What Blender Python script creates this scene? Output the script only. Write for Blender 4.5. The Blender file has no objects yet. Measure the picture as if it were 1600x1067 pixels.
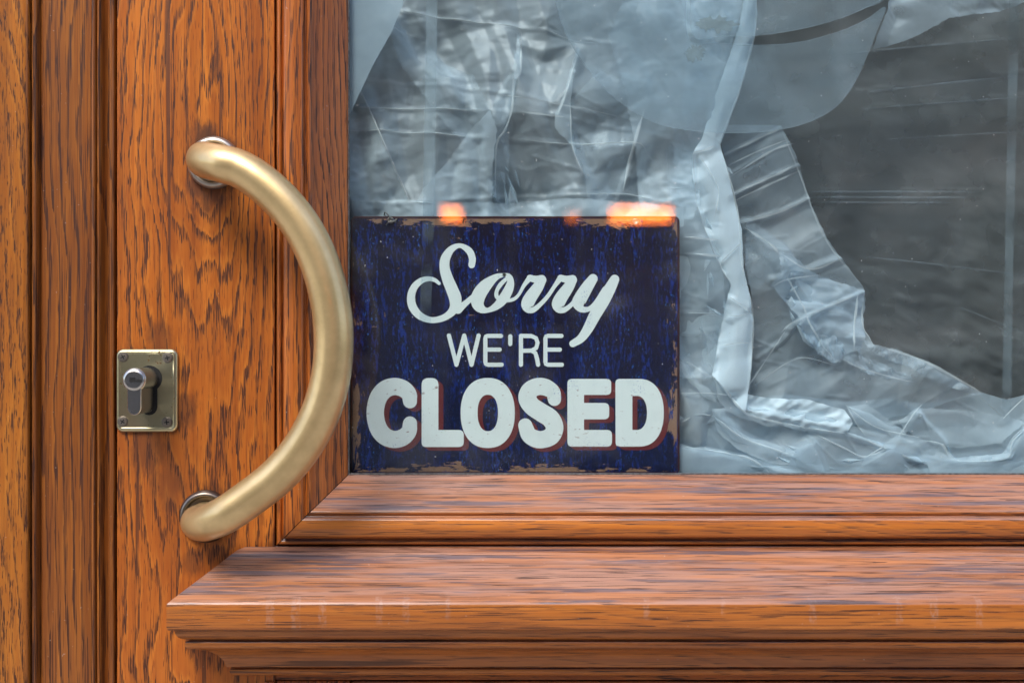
import bpy, bmesh, math, random
import numpy as np
from mathutils import Vector

random.seed(7)
S = bpy.context.scene
COL = S.collection
R = math.radians
CZ = 1.10            # eye height
M1 = 0.0005          # metres per photo pixel on the door face (plane y = 0)

# ------------------------------------------------------------------ camera, sky, sun, exposure
cd = bpy.data.cameras.new('camera')
cam = bpy.data.objects.new('camera', cd)
COL.objects.link(cam)
cam.location = (0, -1.0, CZ)
cam.rotation_euler = (R(90), 0, 0)
cd.lens = 45.0
cd.sensor_width = 36.0
cd.clip_start = 0.01
cd.clip_end = 500
cd.dof.use_dof = True
cd.dof.focus_distance = 1.005
cd.dof.aperture_fstop = 4.0
S.camera = cam

SUN_EL, SUN_AZ = 52, 205      # azimuth measured clockwise from +Y
W = bpy.data.worlds.new('World')
S.world = W
W.use_nodes = True
wn = W.node_tree.nodes
wl = W.node_tree.links
bg = wn['Background']
sky = wn.new('ShaderNodeTexSky')
sky.sky_type = 'NISHITA'
sky.sun_disc = False
sky.sun_elevation = R(SUN_EL)
sky.sun_rotation = R(SUN_AZ)
sky.air_density = 1.0
sky.dust_density = 2.5
wl.new(sky.outputs[0], bg.inputs[0])
bg.inputs[1].default_value = 0.12

sd = bpy.data.lights.new('sun', 'SUN')
sun = bpy.data.objects.new('sun', sd)
COL.objects.link(sun)
sd.energy = 0.9
sd.angle = R(22)
sd.color = (1.0, 0.95, 0.88)
az, el = R(SUN_AZ), R(SUN_EL)
sdir = Vector((math.sin(az) * math.cos(el), math.cos(az) * math.cos(el), math.sin(el)))
sun.rotation_euler = sdir.to_track_quat('Z', 'Y').to_euler()

S.view_settings.view_transform = 'Standard'
S.view_settings.look = 'None'
S.view_settings.gamma = 1
S.view_settings.exposure = 1.5
S.cycles.transparent_max_bounces = 24
S.cycles.max_bounces = 8
S.cycles.caustics_reflective = False
S.cycles.caustics_refractive = False


def P(px, py, y=0.0):
    """photo pixel -> point of the place lying y metres behind the door face"""
    k = 1.0 + y
    return Vector(((px - 800) * M1 * k, y, CZ + (533.5 - py) * M1 * k))


# ------------------------------------------------------------------ helpers
def obj(name, bm, mat, parent=None, smooth=False):
    me = bpy.data.meshes.new(name)
    bm.normal_update()
    bm.to_mesh(me)
    bm.free()
    if mat:
        me.materials.append(mat)
    o = bpy.data.objects.new(name, me)
    COL.objects.link(o)
    if smooth:
        for p in me.polygons:
            p.use_smooth = True
    if parent:
        o.parent = parent
        o.matrix_parent_inverse = parent.matrix_world.inverted()
    return o


def tag(o, label=None, cat=None, group=None, kind=None):
    if label: o['label'] = label
    if cat: o['category'] = cat
    if group: o['group'] = group
    if kind: o['kind'] = kind
    return o


def empty(name, loc, label, cat, group=None):
    o = bpy.data.objects.new(name, None)
    COL.objects.link(o)
    o.location = loc
    o.empty_display_size = 0.05
    bpy.context.view_layer.update()
    return tag(o, label, cat, group)


def add_box(bm, x0, x1, y0, y1, z0, z1, bev=0.0, seg=2):
    vs = [bm.verts.new(c) for c in [(x0, y0, z0), (x1, y0, z0), (x1, y1, z0), (x0, y1, z0),
                                    (x0, y0, z1), (x1, y0, z1), (x1, y1, z1), (x0, y1, z1)]]
    fs = [bm.faces.new([vs[i] for i in f]) for f in
          [(0, 3, 2, 1), (4, 5, 6, 7), (0, 1, 5, 4), (1, 2, 6, 5), (2, 3, 7, 6), (3, 0, 4, 7)]]
    if bev > 0:
        es = list({e for f in fs for e in f.edges})
        bmesh.ops.bevel(bm, geom=es, offset=bev, segments=seg, affect='EDGES', profile=0.5)


def box(name, mat, parent, *a, **k):
    bm = bmesh.new()
    add_box(bm, *a, **k)
    return obj(name, bm, mat, parent)


def round_poly(pts, r, seg=3, closed=False):
    """fillet the corners of a 2-D polyline; r a number or one per point"""
    out = []
    n = len(pts)
    for i, p in enumerate(pts):
        rr = r[i] if isinstance(r, (list, tuple)) else r
        if (not closed and i in (0, n - 1)) or rr <= 0:
            out.append(tuple(p)); continue
        a = Vector(pts[(i - 1) % n]); b = Vector(p); c = Vector(pts[(i + 1) % n])
        la, lc = (a - b).length, (c - b).length
        if la < 1e-9 or lc < 1e-9:
            out.append(tuple(p)); continue
        q = min(rr, la * 0.49, lc * 0.49)
        s = b + (a - b) / la * q
        e = b + (c - b) / lc * q
        for k in range(seg + 1):
            t = k / seg
            v = s * (1 - t) ** 2 + b * 2 * t * (1 - t) + e * t * t
            out.append((v.x, v.y))
    return out


def sweep(bm, prof, rows, flip=False):
    """rows: functions point->3-D position, one per station"""
    vr = [[bm.verts.new(f(p)) for p in prof] for f in rows]
    for a, b in zip(vr[:-1], vr[1:]):
        for i in range(len(prof) - 1):
            q = [a[i], a[i + 1], b[i + 1], b[i]]
            if flip: q.reverse()
            bm.faces.new(q)
    return vr


def catmull(pts, n=10):
    pts = [np.array(p, float) for p in pts]
    P_ = [2 * pts[0] - pts[1]] + pts + [2 * pts[-1] - pts[-2]]
    out = []
    for i in range(1, len(P_) - 2):
        p0, p1, p2, p3 = P_[i - 1:i + 3]
        for k in range(n):
            t = k / n
            out.append(0.5 * ((2 * p1) + (-p0 + p2) * t + (2 * p0 - 5 * p1 + 4 * p2 - p3) * t * t + (-p0 + 3 * p1 - 3 * p2 + p3) * t ** 3))
    out.append(pts[-1])
    return out


def tube(bm, path, rad, seg=24, caps=True):
    """path list of 3-D points, rad list; parallel transport frame"""
    path = [Vector(p) for p in path]
    n = len(path)
    T = []
    for i in range(n):
        a = path[max(0, i - 1)]; b = path[min(n - 1, i + 1)]
        T.append((b - a).normalized())
    up = T[0].orthogonal().normalized()
    rings = []
    for i in range(n):
        if i:
            up = (up - T[i] * up.dot(T[i])).normalized()
        bi = T[i].cross(up)
        r = rad[i] if hasattr(rad, '__len__') else rad
        rings.append([bm.verts.new(path[i] + (up * math.cos(2 * math.pi * k / seg) + bi * math.sin(2 * math.pi * k / seg)) * r) for k in range(seg)])
    for a, b in zip(rings[:-1], rings[1:]):
        for k in range(seg):
            bm.faces.new([a[k], a[(k + 1) % seg], b[(k + 1) % seg], b[k]])
    if caps:
        bm.faces.new(rings[0][::-1]); bm.faces.new(rings[-1])


def lathe(bm, prof, c, seg=48):
    """prof (r, y) revolved round the y axis through c"""
    rings = []
    for r, y in prof:
        if r <= 1e-7:
            rings.append([bm.verts.new((c[0], c[1] + y, c[2]))]); continue
        rings.append([bm.verts.new((c[0] + r * math.cos(2 * math.pi * k / seg), c[1] + y, c[2] + r * math.sin(2 * math.pi * k / seg))) for k in range(seg)])
    for a, b in zip(rings[:-1], rings[1:]):
        for k in range(seg):
            k2 = (k + 1) % seg
            if len(a) == 1 and len(b) == 1: continue
            if len(a) == 1: bm.faces.new([a[0], b[k2], b[k]])
            elif len(b) == 1: bm.faces.new([a[k], a[k2], b[0]])
            else: bm.faces.new([a[k], a[k2], b[k2], b[k]])


# ------------------------------------------------------------------ node helper
class NT:
    def __init__(s, name):
        s.m = bpy.data.materials.new(name)
        s.m.use_nodes = True
        s.n = s.m.node_tree.nodes
        s.l = s.m.node_tree.links
        s.n.clear()
        s.out = s.n.new('ShaderNodeOutputMaterial')
        s._co = None

    def put(s, sock, v):
        if v is None: return
        if isinstance(v, bpy.types.NodeSocket): s.l.new(v, sock)
        elif isinstance(v, (tuple, list)) and len(v) == 3 and sock.type == 'RGBA': sock.default_value = (*v, 1)
        else: sock.default_value = v

    def co(s):
        if s._co is None:
            s._co = s.n.new('ShaderNodeTexCoord').outputs['Object']
        return s._co

    def xyz(s, v=None):
        n = s.n.new('ShaderNodeSeparateXYZ')
        s.l.new(v or s.co(), n.inputs[0])
        return n.outputs

    def comb(s, x, y, z):
        n = s.n.new('ShaderNodeCombineXYZ')
        for i, v in enumerate((x, y, z)): s.put(n.inputs[i], v)
        return n.outputs[0]

    def math(s, op, a, b=None, c=None, clamp=False):
        n = s.n.new('ShaderNodeMath')
        n.operation = op
        n.use_clamp = clamp
        s.put(n.inputs[0], a); s.put(n.inputs[1], b)
        if c is not None: s.put(n.inputs[2], c)
        return n.outputs[0]

    def noise(s, vec, scale=(1, 1, 1), off=(0, 0, 0), detail=2, rough=0.5, dist=0.0):
        mp = s.n.new('ShaderNodeMapping')
        s.put(mp.inputs['Vector'], vec)
        mp.inputs['Scale'].default_value = scale
        mp.inputs['Location'].default_value = off
        n = s.n.new('ShaderNodeTexNoise')
        n.inputs['Scale'].default_value = 1
        n.inputs['Detail'].default_value = detail
        n.inputs['Roughness'].default_value = rough
        n.inputs['Distortion'].default_value = dist
        s.l.new(mp.outputs[0], n.inputs['Vector'])
        return n.outputs[0]

    def ramp(s, v, lo, hi, a=0.0, b=1.0, smooth=True):
        n = s.n.new('ShaderNodeMapRange')
        n.interpolation_type = 'SMOOTHSTEP' if smooth else 'LINEAR'
        s.put(n.inputs[0], v)
        n.inputs[1].default_value = lo; n.inputs[2].default_value = hi
        n.inputs[3].default_value = a; n.inputs[4].default_value = b
        return n.outputs[0]

    def mix(s, f, a, b, mode='MIX'):
        n = s.n.new('ShaderNodeMix')
        n.data_type = 'RGBA'
        n.blend_type = mode
        s.put(n.inputs[0], f); s.put(n.inputs[6], a); s.put(n.inputs[7], b)
        return n.outputs[2]

    def bump(s, h, strength=0.3, dist=0.001, normal=None):
        n = s.n.new('ShaderNodeBump')
        n.inputs['Strength'].default_value = strength
        n.inputs['Distance'].default_value = dist
        s.l.new(h, n.inputs['Height'])
        if normal: s.l.new(normal, n.inputs['Normal'])
        return n.outputs[0]

    def principled(s, **k):
        n = s.n.new('ShaderNodeBsdfPrincipled')
        for key, v in k.items():
            s.put(n.inputs[key.replace('_', ' ')], v)
        s.l.new(n.outputs[0], s.out.inputs[0])
        return n


# ------------------------------------------------------------------ wood
def wood(name, axis='Z', seed=0, cen=0.0, vc=CZ, d0=0.05, tilt=0.25, ring=0.009,
         light=(0.50, 0.165, 0.030), mid=(0.33, 0.085, 0.014), dark=(0.040, 0.010, 0.004),
         weather=0.0, stains=(), pore=1.0, figure=1.0, rough=0.36, coat=0.16, drips=None, lng=1.0, warp=0.06, coat_r=0.22):
    t = NT(name)
    x, y, z = t.xyz()
    if axis == 'Z': u, v, w = x, z, y
    else: u, v, w = z, x, y
    c = t.comb(u, w, v)                    # x across the grain, z along it
    so = seed * 3.17
    # ring geometry of a plain-sawn board
    n1 = t.noise(c, (9, 9, 2.2), (so, 0, so), 2, 0.5)
    n2 = t.noise(c, (4, 4, 3.1), (so + 5, 1, so), 2, 0.5)
    n3 = t.noise(c, (60, 60, 9), (so + 9, 1, so), 2, 0.6)
    uu = t.math('ADD', t.math('SUBTRACT', u, cen), t.math('MULTIPLY', t.math('SUBTRACT', n1, 0.5), warp))
    dd = t.math('ADD', t.math('MULTIPLY_ADD', t.math('SUBTRACT', v, vc), tilt, d0), t.math('MULTIPLY', t.math('SUBTRACT', n2, 0.5), 0.10))
    dd = t.math('ADD', dd, t.math('MULTIPLY', w, 0.6))
    r = t.math('SQRT', t.math('ADD', t.math('MULTIPLY', uu, uu), t.math('MULTIPLY', dd, dd)))
    r = t.math('ADD', r, t.math('MULTIPLY', t.math('SUBTRACT', n3, 0.5), warp * 0.16))
    jit = t.noise(c, (900, 900, 40), (so + 12, 1, so), 2, 0.6)
    r = t.math('ADD', r, t.math('MULTIPLY', t.math('SUBTRACT', jit, 0.5), ring * 0.55))
    f = t.math('FRACT', t.math('DIVIDE', r, ring))
    early = t.math('MULTIPLY', t.ramp(f, 0.0, 0.12), t.ramp(f, 0.60, 0.15), clamp=True)
    tone = t.math('MULTIPLY', t.ramp(f, 0.1, 0.8), t.ramp(f, 1.0, 0.8))
    # fibres and pores
    fib = t.noise(c, (1500, 1500, 14), (so, 2, so), 3, 0.6)
    fib2 = t.noise(c, (260, 260, 5), (so + 1, 2, so), 3, 0.6)
    p1 = t.noise(c, (1450, 1450, 66 * lng), (so + 2, 3, so), 1, 0.5)
    p2 = t.noise(c, (1200, 1200, 24 * lng), (so + 4, 3, so), 2, 0.5)
    p3 = t.noise(c, (1500, 1500, 10 * lng), (so + 14, 3, so), 2, 0.6)
    pth = t.math('MULTIPLY_ADD', early, 0.16 * pore, 0.0)
    pores = t.ramp(t.math('ADD', p1, pth), 0.645, 0.70)
    lines = t.ramp(t.math('ADD', p2, t.math('MULTIPLY', pth, 0.75)), 0.645, 0.695)
    strk = t.ramp(t.math('ADD', p3, t.math('MULTIPLY', pth, 0.4)), 0.56, 0.70)
    crack = t.ramp(t.noise(c, (150, 150, 2.4), (so + 7, 3, so), 2, 0.5, 0.3), 0.665, 0.70)
    blotch = t.noise(c, (22, 22, 6), (so + 3, 4, so), 3, 0.6)
    base = t.mix(t.math('MULTIPLY_ADD', tone, 0.55 * figure, t.math('MULTIPLY', fib2, 0.55), clamp=True), light, mid)
    base = t.mix(t.math('MULTIPLY', early, 0.50 * figure), base, t.mix(0.55, mid, dark))
    band = t.noise(c, (75, 75, 2.2), (so + 21, 4, so), 4, 0.6, 0.2)
    base = t.mix(t.ramp(band, 0.50, 0.66, 0.0, 0.55), base, t.mix(0.45, mid, dark))
    base = t.mix(t.ramp(band, 0.48, 0.34, 0.0, 0.45), base, tuple(min(1, q_ * 1.22) for q_ in light))
    base = t.mix(t.ramp(fib, 0.35, 0.75, 0.0, 0.40), base, mid)
    base = t.mix(t.ramp(blotch, 0.44, 0.72, 0.0, 0.70), base, t.mix(0.35, mid, dark))
    if weather > 0:
        wn_ = t.noise(c, (90, 90, 6), (so + 6, 4, so), 4, 0.65, 0.4)
        wn2 = t.noise(c, (170, 170, 7), (so + 8, 4, so), 3, 0.7)
        nz = t.n.new('ShaderNodeNewGeometry').outputs['Normal']
        upf = t.ramp(t.xyz(nz)[2], 0.25, 0.6)
        wn3 = t.noise(c, (330, 330, 5), (so + 13, 4, so), 3, 0.65)
        base = t.mix(t.math('MULTIPLY', upf, 0.55 * weather), base, t.mix(t.ramp(wn3, 0.35, 0.65), (0.47, 0.215, 0.115), (0.17, 0.075, 0.048)))
        base = t.mix(t.math('MULTIPLY', t.math('MULTIPLY', t.ramp(wn_, 0.42, 0.60), weather * 0.55), upf), base, (0.36, 0.225, 0.185))
        base = t.mix(t.math('MULTIPLY', t.math('MULTIPLY', t.ramp(wn2, 0.52, 0.60), weather * 0.85), upf), base, (0.105, 0.085, 0.105))
    for (dx_, dw, dl) in (drips or ()):
        px = (dx_ - 800) * M1 * 0.949
        e = t.math('ADD', t.math('ABSOLUTE', t.math('SUBTRACT', x, px)), t.math('MULTIPLY', t.math('SUBTRACT', t.noise(c, (300, 300, 120), (dx_, 1, 2), 2, 0.6), 0.5), 0.004))
        m_ = t.math('MULTIPLY', t.ramp(e, dw * 0.0005, dw * 0.00035), t.ramp(z, CZ - 0.1945 - dl * 0.0005, CZ - 0.1935 - dl * 0.00035))
        m_ = t.math('MULTIPLY', m_, t.ramp(t.noise(c, (260, 260, 420), (dx_, 5, 2), 4, 0.75), 0.38, 0.62))
        m_ = t.math('MULTIPLY', m_, t.math('LESS_THAN', z, CZ - 0.190))
        base = t.mix(t.math('MULTIPLY', m_, 0.22), base, (0.50, 0.38, 0.34))
    kdark = t.math('MAXIMUM', t.math('MULTIPLY', pores, 0.92), t.math('MULTIPLY', lines, 0.88))
    kdark = t.math('MAXIMUM', kdark, t.math('MULTIPLY', strk, 0.45))
    kdark = t.math('MAXIMUM', kdark, t.math('MULTIPLY', crack, 0.75))
    for (sx, sz, sr, amt) in stains:
        px, pz = (sx - 800) * M1, CZ + (533.5 - sz) * M1
        dx = t.math('SUBTRACT', x, px); dz = t.math('MULTIPLY', t.math('SUBTRACT', z, pz), 0.75)
        ds = t.math('SQRT', t.math('ADD', t.math('MULTIPLY', dx, dx), t.math('MULTIPLY', dz, dz)))
        nn = t.noise(c, (160, 160, 60), (so, 7, 3), 3, 0.65)
        ds = t.math('ADD', ds, t.math('MULTIPLY', t.math('SUBTRACT', nn, 0.5), sr * M1 * 1.3))
        kdark = t.math('MAXIMUM', kdark, t.ramp(ds, sr * M1, sr * M1 * 0.35, 0, amt))
    base = t.mix(kdark, base, dark)
    dust = t.ramp(t.noise(c, (420, 420, 420), (1, 2, 3), 1, 0.5), 0.775, 0.80)
    base = t.mix(t.math('MULTIPLY', dust, 0.35), base, (0.5, 0.42, 0.38))
    h = t.math('SUBTRACT', t.math('MULTIPLY', fib2, 0.35), t.math('MULTIPLY', kdark, 0.9))
    wav = t.noise(c, (55, 55, 12), (so, 2, 9), 2, 0.5)
    nrm = t.bump(wav, 0.35, 0.0015)
    nrm = t.bump(h, 0.35, 0.0004, nrm)
    rg = t.math('ADD', t.math('MULTIPLY_ADD', kdark, 0.25, rough), t.math('MULTIPLY', t.math('SUBTRACT', blotch, 0.5), 0.25))
    t.principled(Base_Color=base, Roughness=rg, Normal=nrm, Coat_Weight=coat, Coat_Roughness=coat_r, Coat_Tint=(0.93, 0.96, 1.0), Specular_IOR_Level=0.4)
    return t.m


W_case = wood('oak_casing', 'Z', 1, cen=-0.47, d0=0.10, tilt=0.08, ring=0.006, light=(0.54, 0.205, 0.030), mid=(0.38, 0.115, 0.015), pore=0.85, lng=1.7)
W_board = wood('oak_frame_board', 'Z', 2, cen=-0.52, d0=0.03, tilt=0.02, ring=0.0075, light=(0.42, 0.150, 0.024), mid=(0.26, 0.074, 0.012), coat=0.4, coat_r=0.25, lng=0.35, pore=1.1)
W_stile = wood('oak_stile', 'Z', 3, cen=-0.250, vc=CZ + 0.30, d0=0.0, tilt=0.085, ring=0.0062, warp=0.10,
               light=(0.62, 0.205, 0.028), mid=(0.37, 0.090, 0.012), figure=0.9, pore=1.1,
               stains=((318, 222, 34, 0.85), (352, 262, 44, 0.7), (322, 290, 46, 0.75), (330, 800, 46, 0.6), (232, 612, 72, 0.6),
                       (262, 760, 40, 0.45), (290, 640, 30, 0.6), (232, 700, 42, 0.55), (250, 530, 30, 0.5), (440, 840, 26, 0.9), (300, 880, 22, 0.5)))
W_beadv = wood('oak_bead_upright', 'Z', 4, cen=-0.25, d0=0.06, tilt=0.02, ring=0.006, light=(0.60, 0.19, 0.028), mid=(0.42, 0.105, 0.015), lng=0.6, coat=0.5, coat_r=0.25)
W_beadh = wood('oak_bead_bottom', 'X', 5, cen=CZ - 0.22, vc=0, d0=0.05, tilt=0.06, ring=0.006, light=(0.60, 0.20, 0.026), mid=(0.38, 0.095, 0.012), weather=0.95, lng=0.45, warp=0.05, pore=0.55, coat=0.7, coat_r=0.30, figure=0.6)
W_cap = wood('oak_drip_cap', 'X', 6, cen=CZ - 0.30, vc=0.1, d0=0.06, tilt=0.05, ring=0.006, light=(0.52, 0.18, 0.032), mid=(0.36, 0.10, 0.018), weather=0.95, pore=0.45, lng=0.40, warp=0.05, coat=0.35, coat_r=0.30, figure=0.6, drips=((422, 7, 42), (462, 8, 50), (504, 7, 40), (592, 6, 34), (634, 6, 32), (700, 4, 26), (1270, 6, 34), (1405, 5, 36), (1460, 7, 30), (1530, 6, 38), (1010, 5, 26), (1130, 4, 20)))
W_rail = wood('oak_rail', 'X', 8, cen=CZ - 0.35, d0=0.05, tilt=0.05, ring=0.007)
W_panel = wood('oak_panel', 'Z', 9, cen=0.1, d0=0.04, tilt=0.05, ring=0.008, light=(0.40, 0.12, 0.028), mid=(0.28, 0.07, 0.016))


def plain(name, col, rough=0.7, metal=0.0, nscale=12, var=0.25, bump=0.2):
    t = NT(name)
    n = t.noise(t.co(), (nscale,) * 3, (1, 2, 3), 5, 0.6)
    c = t.mix(t.ramp(n, 0.3, 0.7), tuple(a * (1 - var) for a in col), tuple(min(1, a * (1 + var)) for a in col))
    t.principled(Base_Color=c, Roughness=rough, Metallic=metal, Normal=t.bump(n, bump, 0.01))
    return t.m


M_dark = plain('dark_gap_dirt', (0.012, 0.009, 0.008), 0.95, nscale=80)
M_render = plain('street_render', (0.34, 0.30, 0.26), 0.9, nscale=2)
M_facade = plain('facade_render', (0.36, 0.34, 0.32), 0.9, nscale=0.6)
M_asphalt = plain('asphalt', (0.05, 0.05, 0.052), 0.9, nscale=20)
M_paving = plain('paving', (0.38, 0.36, 0.33), 0.85, nscale=6)
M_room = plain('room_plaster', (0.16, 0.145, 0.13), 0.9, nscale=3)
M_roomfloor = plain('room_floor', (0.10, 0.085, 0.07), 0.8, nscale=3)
M_wing = plain('window_dark_glass', (0.03, 0.035, 0.04), 0.08, nscale=1, bump=0.0)
M_trim = plain('stone_trim', (0.42, 0.40, 0.36), 0.85, nscale=5)

# ------------------------------------------------------------------ the street in front and the room behind
box('pavement', M_paving, None, -12, 12, -3.2, 0.10, -0.30, 0.0)
tag(bpy.data.objects['pavement'], kind='structure')
box('road', M_asphalt, None, -12, 12, -8.0, -3.2, -0.30, -0.12)
tag(bpy.data.objects['road'], kind='structure')
box('ground', M_asphalt, None, -60, 60, -60, 60, -0.40, -0.305)
tag(bpy.data.objects['ground'], kind='structure')
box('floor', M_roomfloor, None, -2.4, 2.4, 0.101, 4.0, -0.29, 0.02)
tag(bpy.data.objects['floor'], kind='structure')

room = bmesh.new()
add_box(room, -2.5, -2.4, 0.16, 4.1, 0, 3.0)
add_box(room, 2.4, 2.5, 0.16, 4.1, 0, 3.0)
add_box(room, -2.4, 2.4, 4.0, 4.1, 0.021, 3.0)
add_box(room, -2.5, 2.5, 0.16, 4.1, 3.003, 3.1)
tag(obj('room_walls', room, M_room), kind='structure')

# shop wall around the doorway
DL, DR = -0.3095, 0.70           # door leaf, left and right edge
FL = -0.55                       # outer edge of the timber frame
wallb = bmesh.new()
add_box(wallb, -7, FL - 0.002, 0.02, 0.155, 0.003, 8)
add_box(wallb, 0.95, 7, 0.02, 0.155, 0.003, 8)
add_box(wallb, FL - 0.001, 0.949, 0.02, 0.155, 2.42, 8)
tag(obj('shop_wall', wallb, M_render), 'plain rendered shop wall around the oak doorway', 'wall')

fac = empty('street_building', (0, -11, 0), 'grey rendered building across the street, mirrored in the door glass', 'building')
fw = bmesh.new()
add_box(fw, -12, 12, -14, -11, -0.1, 10.2)
obj('wall', fw, M_facade, fac)
fc = bmesh.new()
add_box(fc, -12.1, 12.1, -11.0, -10.7, 9.8, 10.1, 0.05)
add_box(fc, -12.0, 12.0, -11.0, -10.88, 3.3, 3.55, 0.03)
obj('cornice', fc, M_trim, fac)
for fl in range(3):
    for k in range(-4, 5):
        zz = 0.5 + fl * 3.3 if fl else 0.2
        wq = box('window', M_wing, fac, k * 2.4 - 0.6, k * 2.4 + 0.6, -11.0, -10.97, zz, zz + (2.3 if fl else 2.4))
        fr = bmesh.new()
        add_box(fr, k * 2.4 - 0.70, k * 2.4 - 0.602, -11.0, -10.92, zz, zz + 2.4)
        add_box(fr, k * 2.4 + 0.602, k * 2.4 + 0.70, -11.0, -10.92, zz, zz + 2.4)
        add_box(fr, k * 2.4 - 0.03, k * 2.4 + 0.03, -10.968, -10.94, zz, zz + 2.3)
        obj('frame', fr, M_trim, wq)


def emis(name, col, st):
    t = NT(name)
    e = t.n.new('ShaderNodeEmission')
    e.inputs[0].default_value = (*col, 1)
    e.inputs[1].default_value = st
    t.l.new(e.outputs[0], t.out.inputs[0])
    return t.m


M_lamp = emis('orange_lamp_glow', (1.0, 0.20, 0.02), 11)
M_lampdim = emis('dim_orange_lamp_glow', (1.0, 0.22, 0.03), 3)
M_lampbody = plain('lamp_housing', (0.05, 0.05, 0.05), 0.5)
for (pa, pb, ya, yb, lab) in ((689, 722, 317, 340, 'small orange lit lamp on the far shopfront, mirrored above the sign\'s left half'),
                              (888, 904, 324, 340, 'faint narrow orange lamp on the far shopfront, mirrored above the sign\'s middle'),
                              (956, 1054, 320, 343, 'long orange lit lamp on the far shopfront, mirrored above the sign\'s right corner')):
    k = 1.036 + 10.6
    x0, x1 = (pa - 800) * M1 * k, (pb - 800) * M1 * k
    z1, z0 = CZ + (533.5 - ya) * M1 * k, CZ + (533.5 - yb) * M1 * k
    g = empty('shop_lamp', ((x0 + x1) / 2, -10.9, z0), lab, 'lamp', 'orange lamps across the street')
    box('lamp_housing', M_lampbody, g, x0 - 0.02, x1 + 0.02, -10.9, -10.60, z0 - 0.02, z1 + 0.02, bev=0.01)
    box('lamp_shade', M_lampdim if 'faint' in lab else M_lamp, g, x0, x1, -10.598, -10.57, z0, z1, bev=0.01)

# ------------------------------------------------------------------ door frame (left, fixed)
ZB, ZT = 0.004, 2.30


def upright(bm, prof, z0=ZB, z1=ZT, flip=False):
    """prof: (x, y) points left to right, extruded along z"""
    sweep(bm, prof, [lambda p: (p[0], p[1], z0), lambda p: (p[0], p[1], z1)], flip)


def X(px, y=0.0):
    return (px - 800) * M1 * (1 + y)


frame = empty('door_frame', (FL, 0.0, 0.0), 'fixed oak door frame with long beaded mouldings left of the door', 'door frame')
bm = bmesh.new()
upright(bm, round_poly([(FL, 0.10), (FL, -0.010), (X(44), -0.010), (X(50), -0.0085), (X(50.5), 0.000), (X(50.5), 0.02)], 0.0022, 4))
obj('casing', bm, W_case, frame, True)
bm = bmesh.new()
upright(bm, round_poly([(X(51), 0.03), (X(51), -0.002), (X(54), -0.0055), (X(59), -0.0045), (X(61), 0.0015), (X(62), 0.003), (X(64), 0.001),
                        (X(143), 0.001), (X(143.6), 0.03)], 0.0012, 3))
obj('board', bm, W_board, frame, True)
bm = bmesh.new()
upright(bm, round_poly([(X(144), 0.03), (X(144), -0.001), (X(146), -0.0045), (X(150), -0.0045), (X(152), 0.000), (X(153.5), -0.0025), (X(156), -0.003),
                        (X(159), 0.000), (X(161), 0.0035), (X(166), 0.0055), (X(169), 0.005), (X(170), 0.001), (X(173), -0.002), (X(178), -0.001), (X(179.5), 0.004), (X(180), 0.045)], 0.0010, 3))
obj('bead', bm, W_board, frame, True)
bm = bmesh.new()
add_box(bm, FL, X(144), 0.0301, 0.10, ZB, ZT)
add_box(bm, X(144), X(179.5), 0.045, 0.10, ZB, ZT)
add_box(bm, X(179.6), X(179.6) + 0.014, 0.052, 0.10, ZB, ZT)
add_box(bm, FL, 0.95, 0.0, 0.10, 2.303, 2.41, 0.002)
add_box(bm, 0.704, 0.95, -0.004, 0.10, ZB, 2.30, 0.003)
obj('jamb', bm, W_board, frame)

# ------------------------------------------------------------------ the door
door = empty('door', (DL, 0.0, 0.0), 'varnished oak shop door with glazed upper half, brass pull and moulded drip cap', 'door')
GY = 0.035                        # glass plane
XI, ZI = -0.132, CZ - 0.107       # inner corner of the glazing beads (at the glass)
BW = 0.053                        # bead width
XO, ZO = XI - BW, ZI - BW         # outer corner, on the door face
ZDT, XDR = 2.15, 0.50             # top of glass, right of glass

# stile board with a groove at its right and rounded left arris
bm = bmesh.new()
upright(bm, round_poly([(DL + 0.0006, 0.05), (DL + 0.0006, 0.0), (X(429), 0.0), (X(429), 0.006)], [0, 0.0016, 0.0010, 0], 4), 0.012, 2.295)
stile = obj('stile', bm, W_stile, door, True)
bm = bmesh.new()
add_box(bm, XDR + BW + 0.001, DR, 0.0, 0.05, 0.012, 2.295, 0.002)
obj('stile', bm, W_stile, door)
bm = bmesh.new()
add_box(bm, X(429.5), XDR + BW, 0.001, 0.05, ZDT + BW + 0.001, 2.294, 0.001)
obj('top_rail', bm, W_rail, door)

# bead profile: t from outer edge, d = protrusion towards the street
bead = [(0.0, -0.006), (0.0004, -0.003), (0.0010, -0.0010), (0.0022, 0.0012), (0.0042, 0.0012), (0.0056, -0.0010), (0.0068, -0.0012), (0.0072, 0.0045),
        (0.0085, 0.0062), (0.0150, 0.0075), (0.0215, 0.0062), (0.0228, 0.0045), (0.0232, 0.0012), (0.0245, 0.0008), (0.0256, 0.0024), (0.0276, 0.0020),
        (0.0288, -0.0010), (0.0340, -0.0075), (0.0420, -0.0180), (0.0490, -0.0280), (0.0515, -0.0310), (0.0525, -0.0335), (0.0530, -0.0400)]
bead = round_poly(bead, 0.0009, 3)
ends = {'L': [lambda p: (XO + p[0], -p[1], ZO + p[0]), lambda p: (XO + p[0], -p[1], ZDT + BW - p[0])]}
bm = bmesh.new()
sweep(bm, bead, ends['L'], False)
obj('glazing_bead', bm, W_beadv, door, True)
bm = bmesh.new()
g_ = 0.0007
sweep(bm, bead, [lambda p: (XO + p[0] + g_, -p[1] + 0.0004, ZO + p[0] - 0.0), lambda p: (XDR + BW - p[0], -p[1] + 0.0004, ZO + p[0])], True)
obj('glazing_bead', bm, W_beadh, door, True)
bm = bmesh.new()
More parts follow.
